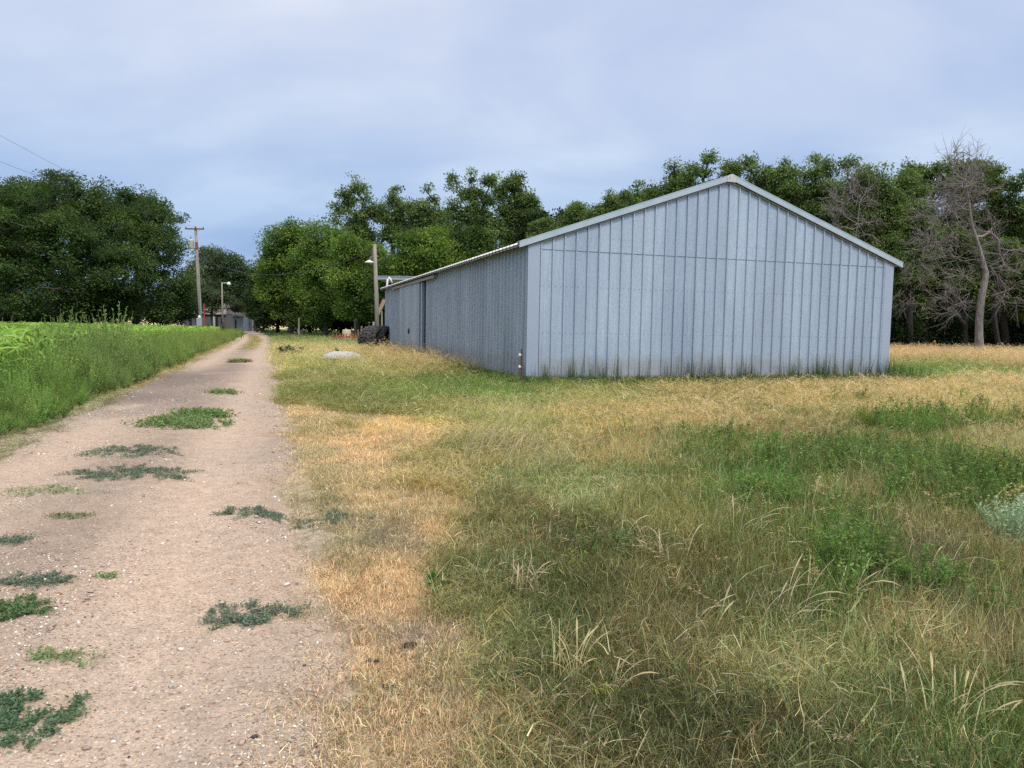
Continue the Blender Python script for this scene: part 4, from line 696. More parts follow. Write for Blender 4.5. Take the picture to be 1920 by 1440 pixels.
# grove right of the road
tree('grove_tree', 545, 618, 92, (545, 500), [(528, 450, 30), (556, 440, 26), (512, 490, 24), (545, 490, 38), (520, 540, 34), (560, 540, 36), (505, 545, 20), (535, 580, 26), (565, 590, 20), (497, 520, 14)], 330, 120, .30, 1.15, MID, 'bright green rounded tree at the left end of the grove', group=GR, rt=.35, seed=41, col2=MID2)
tree('grove_tree', 610, 622, 84, (612, 500), [(600, 445, 32), (630, 455, 30), (585, 480, 34), (615, 505, 40), (645, 495, 26), (590, 550, 32), (625, 560, 34), (600, 588, 22)], 330, 120, .29, 1.15, MID, 'green tree second from the left end of the grove with a bare lower trunk', group=GR, rt=.3, seed=42, col2=MID2)
tree('grove_tree', 672, 625, 78, (670, 520), [(665, 470, 30), (690, 480, 28), (655, 520, 32), (690, 530, 34), (670, 575, 30), (710, 520, 24), (700, 575, 26)], 300, 120, .27, 1.1, MID, 'green tree just left of the grey lamp pole in the grove', group=GR, rt=.28, seed=43, col2=MID2)
tree('grove_tree', 735, 628, 74, (735, 540), [(730, 510, 26), (750, 530, 30), (725, 560, 30), (745, 590, 24), (770, 560, 28)], 200, 110, .27, 1.1, DKG, 'dark green tree behind the lamp pole and the tractor tyres', group=GR, rt=.28, seed=44, col2=MID)
tree('grove_tree', 800, 630, 72, (795, 510), [(775, 455, 28), (810, 450, 26), (790, 485, 38), (830, 475, 28), (765, 500, 26), (845, 500, 26)], 240, 120, .25, 1.0, MID, 'bushy bright green tree right above the far end of the barn roof', group=GR, rt=.3, seed=45, col2=MID2)
tree('grove_tree', 885, 632, 74, (880, 480), [(865, 460, 30), (895, 450, 26), (880, 490, 36), (915, 480, 28), (850, 480, 22)], 240, 120, .26, 1.0, DKG, 'dark green tree filling the gap below the tallest airy tree', group=GR, rt=.3, seed=46, col2=MID)
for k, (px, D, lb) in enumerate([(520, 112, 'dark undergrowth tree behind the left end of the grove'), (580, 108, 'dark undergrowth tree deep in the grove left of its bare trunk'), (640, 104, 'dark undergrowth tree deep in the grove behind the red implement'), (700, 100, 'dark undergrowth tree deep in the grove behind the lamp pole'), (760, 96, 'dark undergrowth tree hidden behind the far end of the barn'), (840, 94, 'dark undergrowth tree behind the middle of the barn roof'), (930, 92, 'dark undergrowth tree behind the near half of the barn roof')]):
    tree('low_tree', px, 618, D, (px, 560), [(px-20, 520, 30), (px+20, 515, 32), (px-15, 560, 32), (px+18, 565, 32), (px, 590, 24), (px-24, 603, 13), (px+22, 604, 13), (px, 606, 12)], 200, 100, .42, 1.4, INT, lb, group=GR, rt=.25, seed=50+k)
# tall airy trees
def airy_lobes(cx, top, w, bot, seed, n=26, dome=.5, full=0):
    """an irregular crown of many small lobes: widest at mid height, ragged top"""
    r = np.random.default_rng(seed); L_ = [(cx+r.uniform(-.1, .1)*w, top+9, r.uniform(10, 13))]; ph = r.uniform(0, 6.28)
    for k in range(n):
        t = r.random()**.85; wid = w*(.30+.55*full+(.70-.55*full)*math.sin(math.pi*min(1, .18+t*.62)))*(.85+.25*math.sin(ph+t*9)); x_ = cx+r.uniform(-1, 1)*wid; e = abs(x_-cx)/(wid+1e-6); L_.append((x_, top+12+(bot-top-12)*t+e*e*dome*18, r.uniform(10, 17)*(.9+.3*t)))
    return L_
for px, D, w, top, bot, n_, nc, lb, sd_, dn in [(668, 95, 44, 330, 455, 24, 210, 'airy tall tree at the left end of the tall group', 61, .1), (738, 94, 34, 345, 455, 20, 170, 'tall airy tree, second from the left end of the tall group', 62, .1), (800, 92, 38, 343, 460, 22, 190, 'airy tall tree in the middle of the tall group', 63, .1),
        (886, 86, 50, 308, 460, 32, 330, 'tallest airy tree of the tall group, nearest its centre right', 64, .1), (970, 82, 44, 325, 460, 30, 320, 'dense airy tree at the right end of the tall group', 65, .1), (842, 96, 26, 372, 460, 16, 120, 'lower airy tree between the middle and the tallest airy tree', 66, .1), (1008, 84, 30, 385, 460, 16, 150, 'lower airy tree at the foot of the right end of the tall group', 67, .1)]:
    tree('airy_tree', px, 622, D, (px, (top+bot)//2+10), airy_lobes(px, top+2, w, bot, sd_, int(n_*1.7), .8, .45), int(nc*1.35), 70, .28, .80, LOC, lb, group=GT, rt=.33, seed=sd_, col2=LOC2, twig=0, shell=.1, tw_r=.022, flat=.3)
# row behind the barn
BR = [(1030, 78, 398, 30, 'low dark tree left of the small dip in the tree line behind the roof'), (1085, 76, 372, 30, 'small airy tree peeking over the left slope of the barn roof'), (1150, 70, 350, 34, 'airy tree above the middle of the left roof slope'), (1205, 67, 334, 34, 'airy tree above the left roof slope, second left of the peak'), (1258, 63, 300, 36, 'leafy tree left of the barn peak'),
      (1330, 60, 280, 42, 'dark leafy tree directly behind the barn peak'), (1400, 59, 285, 40, 'see-through tree just right of the barn peak'), (1465, 58, 292, 38, 'see-through tree second right of the barn peak'), (1525, 57, 282, 40, 'see-through tree above the upper half of the right roof slope'), (1590, 56, 290, 40, 'see-through tree above the middle of the right roof slope'), (1650, 55, 295, 40, 'leafy tree above the right eave of the barn'), (1705, 56, 312, 36, 'leafy tree just beyond the right eave of the barn')]
for k, (px, D, top, w, lb) in enumerate(BR):
    lob = airy_lobes(px, top+6, w*1.15, 440 if k < 5 else 520, 170+k, 60, .6, .9)
    tree('airy_tree', px, 655, D, (px, top+110), lob, 420 if k < 5 else 520, 66, .215, .62, [LOC, (.125, .195, .06)][k % 2], lb, group=GB, rt=.26, seed=70+k, col2=LOC2, twig=0, shell=.1, asp=.45, flat=.3)
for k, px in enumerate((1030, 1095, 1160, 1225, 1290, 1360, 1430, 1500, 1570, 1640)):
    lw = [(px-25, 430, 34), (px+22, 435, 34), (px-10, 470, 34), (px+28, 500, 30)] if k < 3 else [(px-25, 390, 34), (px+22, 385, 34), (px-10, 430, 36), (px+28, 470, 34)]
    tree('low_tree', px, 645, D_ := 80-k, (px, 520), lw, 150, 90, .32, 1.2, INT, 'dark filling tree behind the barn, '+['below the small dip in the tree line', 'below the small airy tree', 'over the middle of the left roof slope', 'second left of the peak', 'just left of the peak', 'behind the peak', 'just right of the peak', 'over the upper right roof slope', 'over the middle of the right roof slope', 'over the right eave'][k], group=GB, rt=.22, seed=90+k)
# woods right of the barn
for k, (px, D, lobes, nc, lb) in enumerate([
    (1735, 58, [(1715, 318, 16), (1735, 325, 16), (1710, 350, 28), (1745, 360, 26), (1720, 400, 34), (1700, 440, 30), (1740, 450, 34), (1710, 500, 34), (1745, 520, 30), (1690, 560, 26), (1730, 570, 28)], 360, 'leafy tree behind the left branches of the dead tree'),
    (1808, 57, [(1770, 315, 12), (1800, 318, 14), (1835, 315, 14), (1785, 330, 18), (1815, 335, 20), (1858, 322, 18), (1800, 355, 30), (1840, 355, 30), (1810, 400, 36), (1850, 420, 34), (1790, 450, 34), (1830, 480, 36), (1800, 540, 34)], 430, 'leafy tree standing right behind the upper dead tree'),
    (1885, 56, [(1870, 345, 22), (1905, 350, 18), (1880, 380, 30), (1915, 400, 28), (1890, 430, 34), (1870, 480, 32), (1910, 500, 36), (1885, 550, 34), (1920, 570, 30)], 360, 'leafy tree at the right edge of the view'),
    (1975, 54, [(1945, 330, 26), (1980, 350, 40), (1950, 400, 36), (1990, 440, 50), (1950, 480, 36), (1990, 540, 50), (1950, 560, 36)], 320, 'leafy tree cut off by the right edge of the view')]):
    extra = [(l[0]+rng.uniform(-18, 18), l[1]+rng.uniform(-12, 6), rng.uniform(6, 10)) for l in lobes for _ in (0, 1)]
    tree('airy_tree', px, 662, D, (px, 480), lobes+extra, int(nc*1.2), 62, .24, .66, LOC, lb, group=GW, rt=.24, seed=110+k, col2=LOC2, twig=0, shell=.1, tw_r=.014, asp=.42)
for k, (px, D) in enumerate([(1680, 66), (1730, 70), (1780, 66), (1835, 70), (1885, 66), (1940, 70), (1995, 66)]):
    tree('low_tree', px, 652, D, (px, 560), [(px-20, 440, 36), (px+20, 470, 38), (px-20, 510, 38), (px+20, 545, 38), (px-15, 585, 34), (px+18, 605, 34), (px-10, 628, 24), (px+14, 640, 14), (px-24, 642, 12)], 300, 85, .34, 1.25, INT, 'dark woods tree right of the barn, '+['nearest the barn corner', 'second from the barn corner', 'left behind the dead trunk', 'directly behind the dead trunk', 'right behind the dead trunk', 'at the right edge of the view', 'cut off by the right edge'][k], group=GW, rt=.22, seed=120+k)
for k, (px, D, h_, lb) in enumerate([(1690, 57, 605, 'dark shrub under the woods beside the barn corner'), (1728, 60, 600, 'dark shrub under the woods left of the dead trunk'), (1772, 58, 608, 'dark low shrub close on the left of the dead trunk'), (1808, 61, 602, 'dark shrub directly left behind the dead trunk'), (1905, 59, 600, 'dark shrub right of the slim trunks'), (1950, 58, 600, 'dark shrub cut off by the right edge of the view')]):
    tree('low_tree', px, 660, D, (px, h_+20), [(px-16, h_, 18), (px+14, h_+4, 18), (px, h_+22, 24), (px-20, 640, 16), (px+18, 642, 16), (px, 652, 10)], 120, 85, .22, .7, INT, lb, cat='shrub', group='shrubs under the woods', rt=.08, seed=160+k)
for k, (px, D, rr_) in enumerate([(1700, 90, 60), (1790, 92, 60), (1880, 90, 60), (1970, 92, 60)]):
    tree('low_tree', px, 645, D, (px, 560), [(px-30, 500, 50), (px+30, 500, 50), (px-30, 560, 50), (px+30, 570, 50), (px-25, 615, 40), (px+25, 615, 40)], 260, 85, .5, 1.9, INT, 'dark tree deepest in the woods right of the barn, '+['behind the barn corner', 'left of the dead trunk', 'right of the dead trunk', 'beyond the right edge'][k], group=GW, rt=.25, seed=130+k)
# bare trees
tree('dead_tree', 1836, 670, 49, (1800, 300), [(1800, 275, 22, 0), (1832, 275, 22, 1), (1850, 320, 30, 1), (1775, 305, 26, -1), (1815, 330, 34, 0), (1775, 350, 48, -1), (1740, 410, 50, -2), (1820, 380, 45, 1), (1725, 470, 50, -2), (1700, 520, 34, -1), (1760, 520, 45, -3), (1735, 570, 40, -2), (1690, 570, 24, 0), (1875, 440, 45, 1), (1900, 500, 40, 0), (1860, 350, 24, 1), (1870, 560, 30, -1)], 240, 0, 0, 0, None, 'large dead tree with pale bare branches right of the barn', cat='tree', group=None, rt=.26, seed=141, mat_b=M_bark_dead, twig=5, shell=.05,
     trunks=[(1836, 600), (1840, 560), (1849, 512), (1838, 470), (1822, 420), (1812, 350), (1806, 285)], dead=True, tw_r=.013)
tree('dead_tree', 1598, 655, 53, (1600, 400), [(1600, 340, 34, 0), (1570, 380, 36, -1), (1630, 370, 34, 0), (1555, 420, 34, -1), (1610, 420, 36, -1), (1645, 420, 24, 0)], 65, 0, 0, 0, None, 'bare brownish tree behind the right slope of the barn roof', cat='tree', rt=.26, seed=142, mat_b=M_bark_dead, twig=4, shell=.05, trunks=[(1598, 600), (1600, 480), (1608, 420), (1612, 380)], dead=True, tw_r=.012)
tree('slim_tree', 1872, 668, 51, (1880, 480), [(1880, 470, 24), (1895, 500, 20)], 50, 60, .19, .7, LOC, 'slim trunked young tree just right of the dead tree', group=GW, rt=.17, seed=143, trunks=[(1871, 640), (1864, 590), (1872, 540)])

# ------------------------------------------------------------------ barn
barn = empty('metal_barn', (BC[0], BC[1], 0), -YAW, 'long galvanised ribbed metal barn with a low gable roof beside the dirt road', 'barn')
P_ = .3048; SLOPE = (5.32-HE)/(BW/2)
def zr(x): return HE+SLOPE*min(x, BW-x)
def prof(x0, x1, first, d=.042):
    """list of (x, out) of a ribbed sheet between x0 and x1"""
    q = [(x0, 0)]; t = first
    while t < x1-.03:
        if t > x0+.03: q += [(t-.030, 0), (t-.014, d), (t+.014, d), (t+.030, 0)]
        t += P_
    return q+[(x1, 0)]
def sheet(place, pr, z0, z1, seam_x=None):
    V = []; F = []
    for x, o in pr: V += [place(x, o, z0(x)), place(x, o, z1(x))]
    for k in range(len(pr)-1): F.append((2*k, 2*k+2, 2*k+3, 2*k+1))
    return V, F
b = MB()
pf = prof(.26, BW-.26, P_-.005); lo = [(x, o) for x, o in pf]
b.add(*sheet(lambda x, o, z: (x, -o, z), lo, lambda x: .02, lambda x: HS))
mid = BW/2; up = [(x, o+.006) for x, o in pf]; up.insert(next(i for i, q in enumerate(up) if q[0] > mid), (mid, .048))
b.add(*sheet(lambda x, o, z: (x, -o, z), up, lambda x: HS-.03, lambda x: zr(x)-.015))
b.build('front_wall', M_wall, barn)
MB().box((.27, -.0125, HS-.036), (BW-.27, -.004, HS-.031)).build('lap_seam_shadow', mottled('rust_and_shadow_seam', (.16, .13, .13), (.30, .28, .30), 3), barn)  # rust-toned dark strip painted as the shadow line under the sheet lap
b = MB()     # rows of screws
for k in range(int(BW/P_)-1):
    for dx in (.08, .22):
        for zz in (HS+.30, HS-.9, 1.3, .45):
            x = P_*(k+1)+dx
            if zz < zr(x)-.1 and x < BW-.3: b.add([(x+.009*math.cos(a), -.014, zz+.009*math.sin(a)) for a in np.arange(6)*math.pi/3]+[(x+.009*math.cos(a), .004, zz+.009*math.sin(a)) for a in np.arange(6)*math.pi/3], [tuple(range(6))]+[(j, (j+1) % 6, 6+(j+1) % 6, 6+j) for j in range(6)])
tag(b.build('screws', M_cornertrim, barn), kind='stuff')
DOOR0, DOOR1 = 13.25, 18.2
b = MB(); b.add(*sheet(lambda x, o, z: (-o, x, z), prof(.13, 12.32, P_), lambda x: .02, lambda x: HE-.02)[0:2])
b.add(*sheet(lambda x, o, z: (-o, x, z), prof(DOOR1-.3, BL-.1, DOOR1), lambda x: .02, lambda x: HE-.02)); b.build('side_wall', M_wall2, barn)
b = MB(); b.add(*sheet(lambda x, o, z: (BW+o, x, z), prof(.13, BL-.1, P_), lambda x: .02, lambda x: HE-.02)); b.build('side_wall', M_wall, barn)
b = MB(); up = prof(.05, BW-.05, P_); up.insert(next(i for i, q in enumerate(up) if q[0] > mid), (mid, 0)); b.add(*sheet(lambda x, o, z: (x, BL+o, z), up, lambda x: .02, lambda x: zr(x)-.015)); b.build('back_wall', M_wall, barn)
for x0, x1 in ((-.036, .27), (BW-.27, BW+.036)):
    zt0, zt1 = zr(max(x0, 0))-.01, zr(min(x1, BW))-.01; b = MB(); b.add([(x0, -.036, .02), (x1, -.036, .02), (x1, -.036, zt1 if x0 > 1 else zr(x1)-.02), (x0, -.036, zr(max(x0, 0.0))-.02 if x0 < 1 else zr(x0)-.02),
        (x0, .0, .02), (x1, .0, .02), (x1, .0, zt1-.01), (x0, .0, zt0-.01)], [(0, 1, 2, 3), (0, 3, 7, 4), (1, 5, 6, 2), (3, 2, 6, 7)])
    xs_ = -.036 if x0 < 1 else BW+.036; b.add([(xs_, -.0355, .02), (xs_, .14, .02), (xs_, .14, HE-.02), (xs_, -.0355, HE-.02)], [(0, 1, 2, 3)]); b.build('corner_trim', M_cornertrim, barn)
# roof sheets, ribbed, with overhang at the eaves and the gables
OV, GO = .27, .07; th = math.atan(SLOPE)
def roof(side):
    V, F = [], []; pr = prof(-GO, BL+GO, .06, .035)
    for y_, o in pr:
        for xx in (-OV, mid):
            X_ = xx if side < 0 else BW-xx; zc = HE+SLOPE*xx+.075+o; V.append((X_, y_, zc))
    for k in range(len(pr)-1): F.append((2*k, 2*k+1, 2*k+3, 2*k+2))
    n = len(V); V += [(v[0], v[1], v[2]-.02) for v in V]; F += [tuple(i+n for i in f[::-1]) for f in F]; F += [(2*k, 2*k+2, n+2*k+2, n+2*k) for k in range(len(pr)-1)]; return MB().add(V, F)
for sd_ in (-1, 1): roof(sd_).build('roof', M_roof, barn)
# eave closure: pale strip under the rib ends
for sd_ in (-1, 1):
    b = MB(); pr = prof(-GO, BL+GO, .06, .035); V = []; F = []
    for y_, o in pr:
        X_ = -OV+.012 if sd_ < 0 else BW+OV-.012; V += [(X_, y_, HE-SLOPE*OV+.072+o), (X_+sd_*-.0, y_, HE-SLOPE*OV+.018)]
    F = [(2*k, 2*k+2, 2*k+3, 2*k+1) for k in range(len(pr)-1)]; b.add(V, F); b.add([(X_, -GO, HE-SLOPE*OV+.02), (X_, BL+GO, HE-SLOPE*OV+.02), (0 if sd_ < 0 else BW, BL+GO, HE-.005), (0 if sd_ < 0 else BW, -GO, HE-.005)], [(0, 1, 2, 3)]); b.build('eave_strip', M_eave, barn)
b = MB(); t0_ = .06
while t0_ < BL:
    zb = HE-SLOPE*OV; b.add([(-OV+.006, t0_-.03, zb+.02), (-OV+.006, t0_+.03, zb+.02), (-OV+.006, t0_+.075, zb+.085), (-OV+.006, t0_+.045, zb+.085)], [(0, 3, 2, 1)]); t0_ += P_
b.build('rib_shadow_lines', M_dark, barn)  # dark slashes drawn as the shadow lines between the roof sheets
b = MB(); zc = HE+SLOPE*mid+.13
b.add([(mid-.22, -GO-.03, zc-.22*SLOPE), (mid, -GO-.03, zc+.005), (mid+.22, -GO-.03, zc-.22*SLOPE), (mid-.22, BL+GO, zc-.22*SLOPE), (mid, BL+GO, zc+.005), (mid+.22, BL+GO, zc-.22*SLOPE)], [(0, 1, 4, 3), (1, 2, 5, 4)]); b.build('ridge_cap', M_trim, barn)
# rake trims: fascia band, dark reveal, thin lower band
def rake(x0, x1, zoff0, zoff1, y0, y1, m, name='rake_trim'):
    Z = lambda x, o: HE+SLOPE*(x if x <= mid else BW-x)+o
    V = [(x0, y0, Z(x0, zoff0)), (x1, y0, Z(x1, zoff0)), (x1, y0, Z(x1, zoff1)), (x0, y0, Z(x0, zoff1)), (x0, y1, Z(x0, zoff0)), (x1, y1, Z(x1, zoff0)), (x1, y1, Z(x1, zoff1)), (x0, y1, Z(x0, zoff1))]
    MB().add(V, [(0, 1, 2, 3), (3, 2, 6, 7), (0, 4, 5, 1), (0, 3, 7, 4), (1, 5, 6, 2)]).build(name, m, barn)
HC = .15
rake(-OV-.01, mid-HC, -.015, .135, -GO-.045, -GO-.005, M_trim); rake(mid+HC, BW+OV+.01, -.015, .135, -GO-.045, -GO-.005, M_trim)
rake(-OV-.01, mid, .121, .140, -GO-.05, .12, M_trim, 'rake_cap'); rake(mid+.0, BW+OV+.01, .121, .140, -GO-.05, .12, M_trim, 'rake_cap')
rake(-.05, mid-HC, -.06, -.03, -.06, -.032, M_eave, 'rake_band'); rake(mid+HC, BW+.05, -.06, -.03, -.06, -.032, M_eave, 'rake_band')
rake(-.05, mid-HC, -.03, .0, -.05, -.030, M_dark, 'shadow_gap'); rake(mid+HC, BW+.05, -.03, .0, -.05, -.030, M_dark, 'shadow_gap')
zm = HE+SLOPE*mid; zl = zm-HC*SLOPE
MB().add([(mid-HC, -GO-.052, zl-.015), (mid+HC, -GO-.052, zl-.015), (mid+HC, -GO-.052, zl+.14), (mid, -GO-.052, zm+.145), (mid-HC, -GO-.052, zl+.14), (mid-HC, -GO-.006, zl-.015), (mid+HC, -GO-.006, zl-.015)], [(0, 1, 2, 3, 4), (0, 5, 6, 1)]).build('peak_plate', mottled('old_peak_plate', (.36, .36, .35), (.66, .68, .68), 16, .5, .3), barn)
MB().box((mid-HC, -.06, zl-.06), (mid+HC, -.032, zl-.03)).build('rake_band', M_eave, barn)
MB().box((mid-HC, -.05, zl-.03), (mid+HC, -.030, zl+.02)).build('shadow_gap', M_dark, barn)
# soffit board under the gable overhang
MB().add([(-OV, -GO, HE-OV*SLOPE+.03), (mid, -GO, zm+.03), (mid, .0, zm+.03), (-OV, .0, HE-OV*SLOPE+.03)], [(0, 1, 2, 3)]).add([(BW+OV, -GO, HE-OV*SLOPE+.03), (mid, -GO, zm+.03), (mid, .0, zm+.03), (BW+OV, .0, HE-OV*SLOPE+.03)], [(0, 3, 2, 1)]).build('soffit', M_trim, barn)
# sliding door, rail, gap, jamb
door = MB(); V, F = sheet(lambda x, o, z: (-.11-o, x, z), prof(DOOR0, DOOR1, DOOR0+.2, .008), lambda x: .1, lambda x: HE-.20); door.add(V, F); door.box((-.108, DOOR0, .1), (-.07, DOOR0+.04, HE-.2)).box((-.108, DOOR1-.04, .1), (-.07, DOOR1, HE-.2))
dr = door.build('sliding_door', galv('door_sheet', (.37, .42, .50), (.41, .46, .54)), barn)
MB().box((-.14, 15.50, 1.06), (-.122, 15.62, 1.30)).tube([(-.14, 15.56, 1.08), (-.17, 15.56, 1.12), (-.17, 15.56, 1.24), (-.14, 15.56, 1.28)], .012, 6).build('handle', M_dark, dr)
MB().box((-.165, 10.2, HE-.185), (-.03, 20.3, HE-.10)).box((-.172, 10.2, HE-.215), (-.15, 20.3, HE-.186)).build('door_rail', M_eave, barn)
MB().box((.06, 12.30, .02), (.10, 18.0, HE-.03)).build('door_opening', M_dark, barn)
MB().box((-.05, 12.32, .02), (.05, 12.46, HE-.22)).build('door_jamb', M_dark, barn)
MB().box((-.07, 12.86, .02), (.05, 13.18, HE-.22)).build('door_jamb', M_cornertrim, barn)
MB().box((-.07, .14, .0), (-.034, 4.6, .10)).build('base_board', M_rust, barn)

# ------------------------------------------------------------------ things around the barn
def thing(name, loc, label, cat, group=None, rz=0): return empty(name, loc, rz, label, cat, group)
q = np.array([.215, 17.45]); t_ = thing('fence_post', (q[0], q[1], 0), 'rusty steel fence post with two white insulators at the near barn corner', 'fence post')
b = MB(); b.box((-.022, -.003, -.1), (.022, .003, .90)).box((-.003, .0, -.1), (.003, .032, .90)); [b.box((-.022, -.009, .12+.055*k), (.022, -.003, .14+.055*k)) for k in range(13)]; b.build('post', M_rust, t_)
for z in (.48, .76): MB().lathe([(0, 0), (.02, .002), (.028, .02), (.016, .032), (.028, .045), (.02, .062), (0, .065)], (-.045, -.01, z-.03), 12).box((-.03, -.012, z-.008), (-.0, .008, z+.008)).build('insulator', M_white, t_, True)
def tyre(px, py, D, rz, lean, label, Rr=.70, w=.46):
    p = AT(px, py, D); t_ = thing('tractor_tyre', (p[0], p[1], 0), label, 'tyre', 'old tractor tyres leaning before the lamp pole', rz)
    M = Matrix.Rotation(lean, 4, 'X') ; C0 = Vector((0, 0, Rr)); b = MB(); pr = [(Rr-.34, -.16*w/.5), (Rr-.28, -.23*w/.5), (Rr-.12, -.26*w/.5), (Rr-.05, -.22*w/.5), (Rr-.03, 0), (Rr-.05, .22*w/.5), (Rr-.12, .26*w/.5), (Rr-.28, .23*w/.5), (Rr-.34, .16*w/.5), (Rr-.30, 0)]
    n = 48; V = []; F = []; m = len(pr)
    for k in range(n):
        a = 2*math.pi*k/n; V += [tuple(M @ Vector((r_*math.cos(a), o, r_*math.sin(a)))+C0) for r_, o in pr]
    for k in range(n): F += [(k*m+j, ((k+1) % n)*m+j, ((k+1) % n)*m+(j+1) % m, k*m+(j+1) % m) for j in range(m)]
    b.add(V, F); b.build('carcass', M_rubber, t_, True)
    b = MB(); nl = 20
    for k in range(nl):
        for s in (-1, 1):
            a0 = 2*math.pi*(k+(.5 if s > 0 else 0))/nl; P0 = []
            for (o, da, h) in ((.01, .16, 0), (.13, .07, 0), (.225, .0, -.02), (.262, -.02, -.09)):
                for (e, hh) in ((-.030, .035), (.030, .035), (.045, -.03), (-.045, -.03)):
                    a = a0+da+e/Rr; rr_ = Rr-.03+h+hh; P0.append(tuple(M @ Vector((rr_*math.cos(a), s*o*w/.5, rr_*math.sin(a)))+C0))
            F = []
            for g in range(3): F += [(g*4+j, g*4+(j+1) % 4, g*4+4+(j+1) % 4, g*4+4+j) for j in range(4)]
            b.add(P0, F+[(3, 2, 1, 0), (12, 13, 14, 15)])
    b.build('tread', M_rubber, t_); return t_
tyre(719, 653, 38.6, R(80), R(4), 'old tractor tyre nearest the barn, leaning before the lamp pole')
tyre(704, 653, 38.2, R(74), R(9), 'old tractor tyre in the middle with its tread facing the road', w=.48)
tyre(694, 653, 38.9, R(50), R(18), 'old tractor tyre at the left of the stack showing its open side')
# lamp pole by the barn
p = AT(708, 650, 44.6); t_ = thing('lamp_pole', (p[0], p[1], 0), 'weathered grey wooden pole with a small white lamp behind the tractor tyres', 'pole')
top = AT(702.5, 458, 44.6)-np.array([p[0], p[1], 0]); MB().tube([(0, 0, -.2), tuple(top*.5+np.array([.02, 0, 0])), tuple(top)], [.14, .125, .105], 12).build('pole', M_wood, t_, True)
lz = AT(700, 491, 44.6)[2]; lx = AT(693, 491, 44.6)[0]-p[0]
MB().tube([(top[0]*.8, 0, lz+.45), (lx+.1, -.05, lz+.30), (lx, -.06, lz+.12)], .02, 6).build('lamp_arm', M_greymetal, t_)
MB().lathe([(0, .10), (.05, .10), (.12, .05), (.24, .0), (.27, -.05), (.25, -.07), (0, -.05)], (lx, -.06, lz), 20).build('lamp_shade', M_white, t_, True)
ins = MB(); z0 = AT(700, 470, 44.6)[2]; [ins.lathe([(0, 0), (.035, 0), (.045, .05), (.03, .08), (0, .09)], (top[0]-.14, -.05, z0-.28*k), 10) for k in range(3)]; ins.box((top[0]-.15, -.07, z0-.6), (top[0]-.10, -.03, z0+.15)); ins.build('wire_rack', M_wood_dark, t_)
MB().box((-.28, -.16, 1.35), (-.16, -.06, 1.62)).build('switch_box', M_greymetal, t_, bevel=.01)
WIRE_A = np.array([p[0]+top[0]-.12, p[1], z0])
# carport-like lean-to behind the barn
c0 = AT(707, 517, 52); c1 = AT(757, 519, 52); t_ = thing('lean_to', ((c0[0]+c1[0])/2, 52, 0), 'flat grey metal shed roof showing behind the far end of the barn', 'shed')
zt = c0[2]; hw = 5.0; x0 = c0[0]-t_.location[0]; MB().box((x0, -.1, zt-.26), (x0+hw, 4, zt-.05)).box((x0-.04, -.14, zt-.05), (x0+hw, 4.1, zt)).build('roof', M_greymetal, t_)
for dx, dy in ((2.6, .1), (4.8, .1), (2.6, 3.8), (4.8, 3.8)): MB().box((x0+dx-.07, dy-.07, -.1), (x0+dx+.07, dy+.07, zt-.26)).build('post', M_wood, t_)
v0 = AT(722, 536, 41.0); v1 = AT(724, 519, 41.0); v2 = AT(730, 527, 41.0); t_ = thing('vent_pipe', (v0[0], v0[1], 0), 'short white bent vent pipe at the far end of the barn roof', 'pipe')
MB().tube([(0, .6, .0), (0, .6, v0[2]), (v1[0]-v0[0]-.02, .6, v1[2]-.07), (v1[0]-v0[0]+.05, .6, v1[2]), (v1[0]-v0[0]+.12, .6, v1[2]-.05), (v2[0]-v0[0]+.06, .6, v2[2]-.08)], .055, 10).build('pipe', M_white, t_, True)
bd = AT(714, 577, 47); b = MB(); b.box((-.09, -.03, -.5), (.09, .03, .55), Matrix.Rotation(R(20), 4, 'Y')); o = b.build('loose_board', mottled('raw_board', (.30, .20, .15), (.42, .30, .22), 6), None); o.location = (bd[0], 47, bd[2]); o.data.transform(Matrix.Identity(4)); tag(o, 'tilted reddish brown board standing up between the lamp pole and the barn', 'board')
o.scale = (1.3, 1, 1); b2 = MB()
st = MB().tube([(bd[0]+.1, 47.05, -.1), (bd[0]+.05, 47.05, bd[2]-.2)], .05, 6).build('prop', M_wood, None); st.parent = o; st.matrix_parent_inverse = (Matrix.Translation(o.location) @ Matrix.Diagonal((1.3, 1, 1, 1))).inverted()
# dome in the grass
p = G(642, 682); t_ = thing('dome_cover', (p[0], p[1], 0), 'low pale dome shaped cover in tall tan grass near the road', 'dome cover')
MB().lathe([(0, .46), (.12, .457), (.3, .44), (.48, .40), (.62, .34), (.70, .28), (.74, .22), (.75, 0)], (0, 0, 0), 40).build('shell', M_dome, t_, True)
MB().lathe([(.745, .20), (.79, .20), (.79, .225), (.735, .23)], (0, 0, 0), 40).build('rim', M_dome, t_, True)
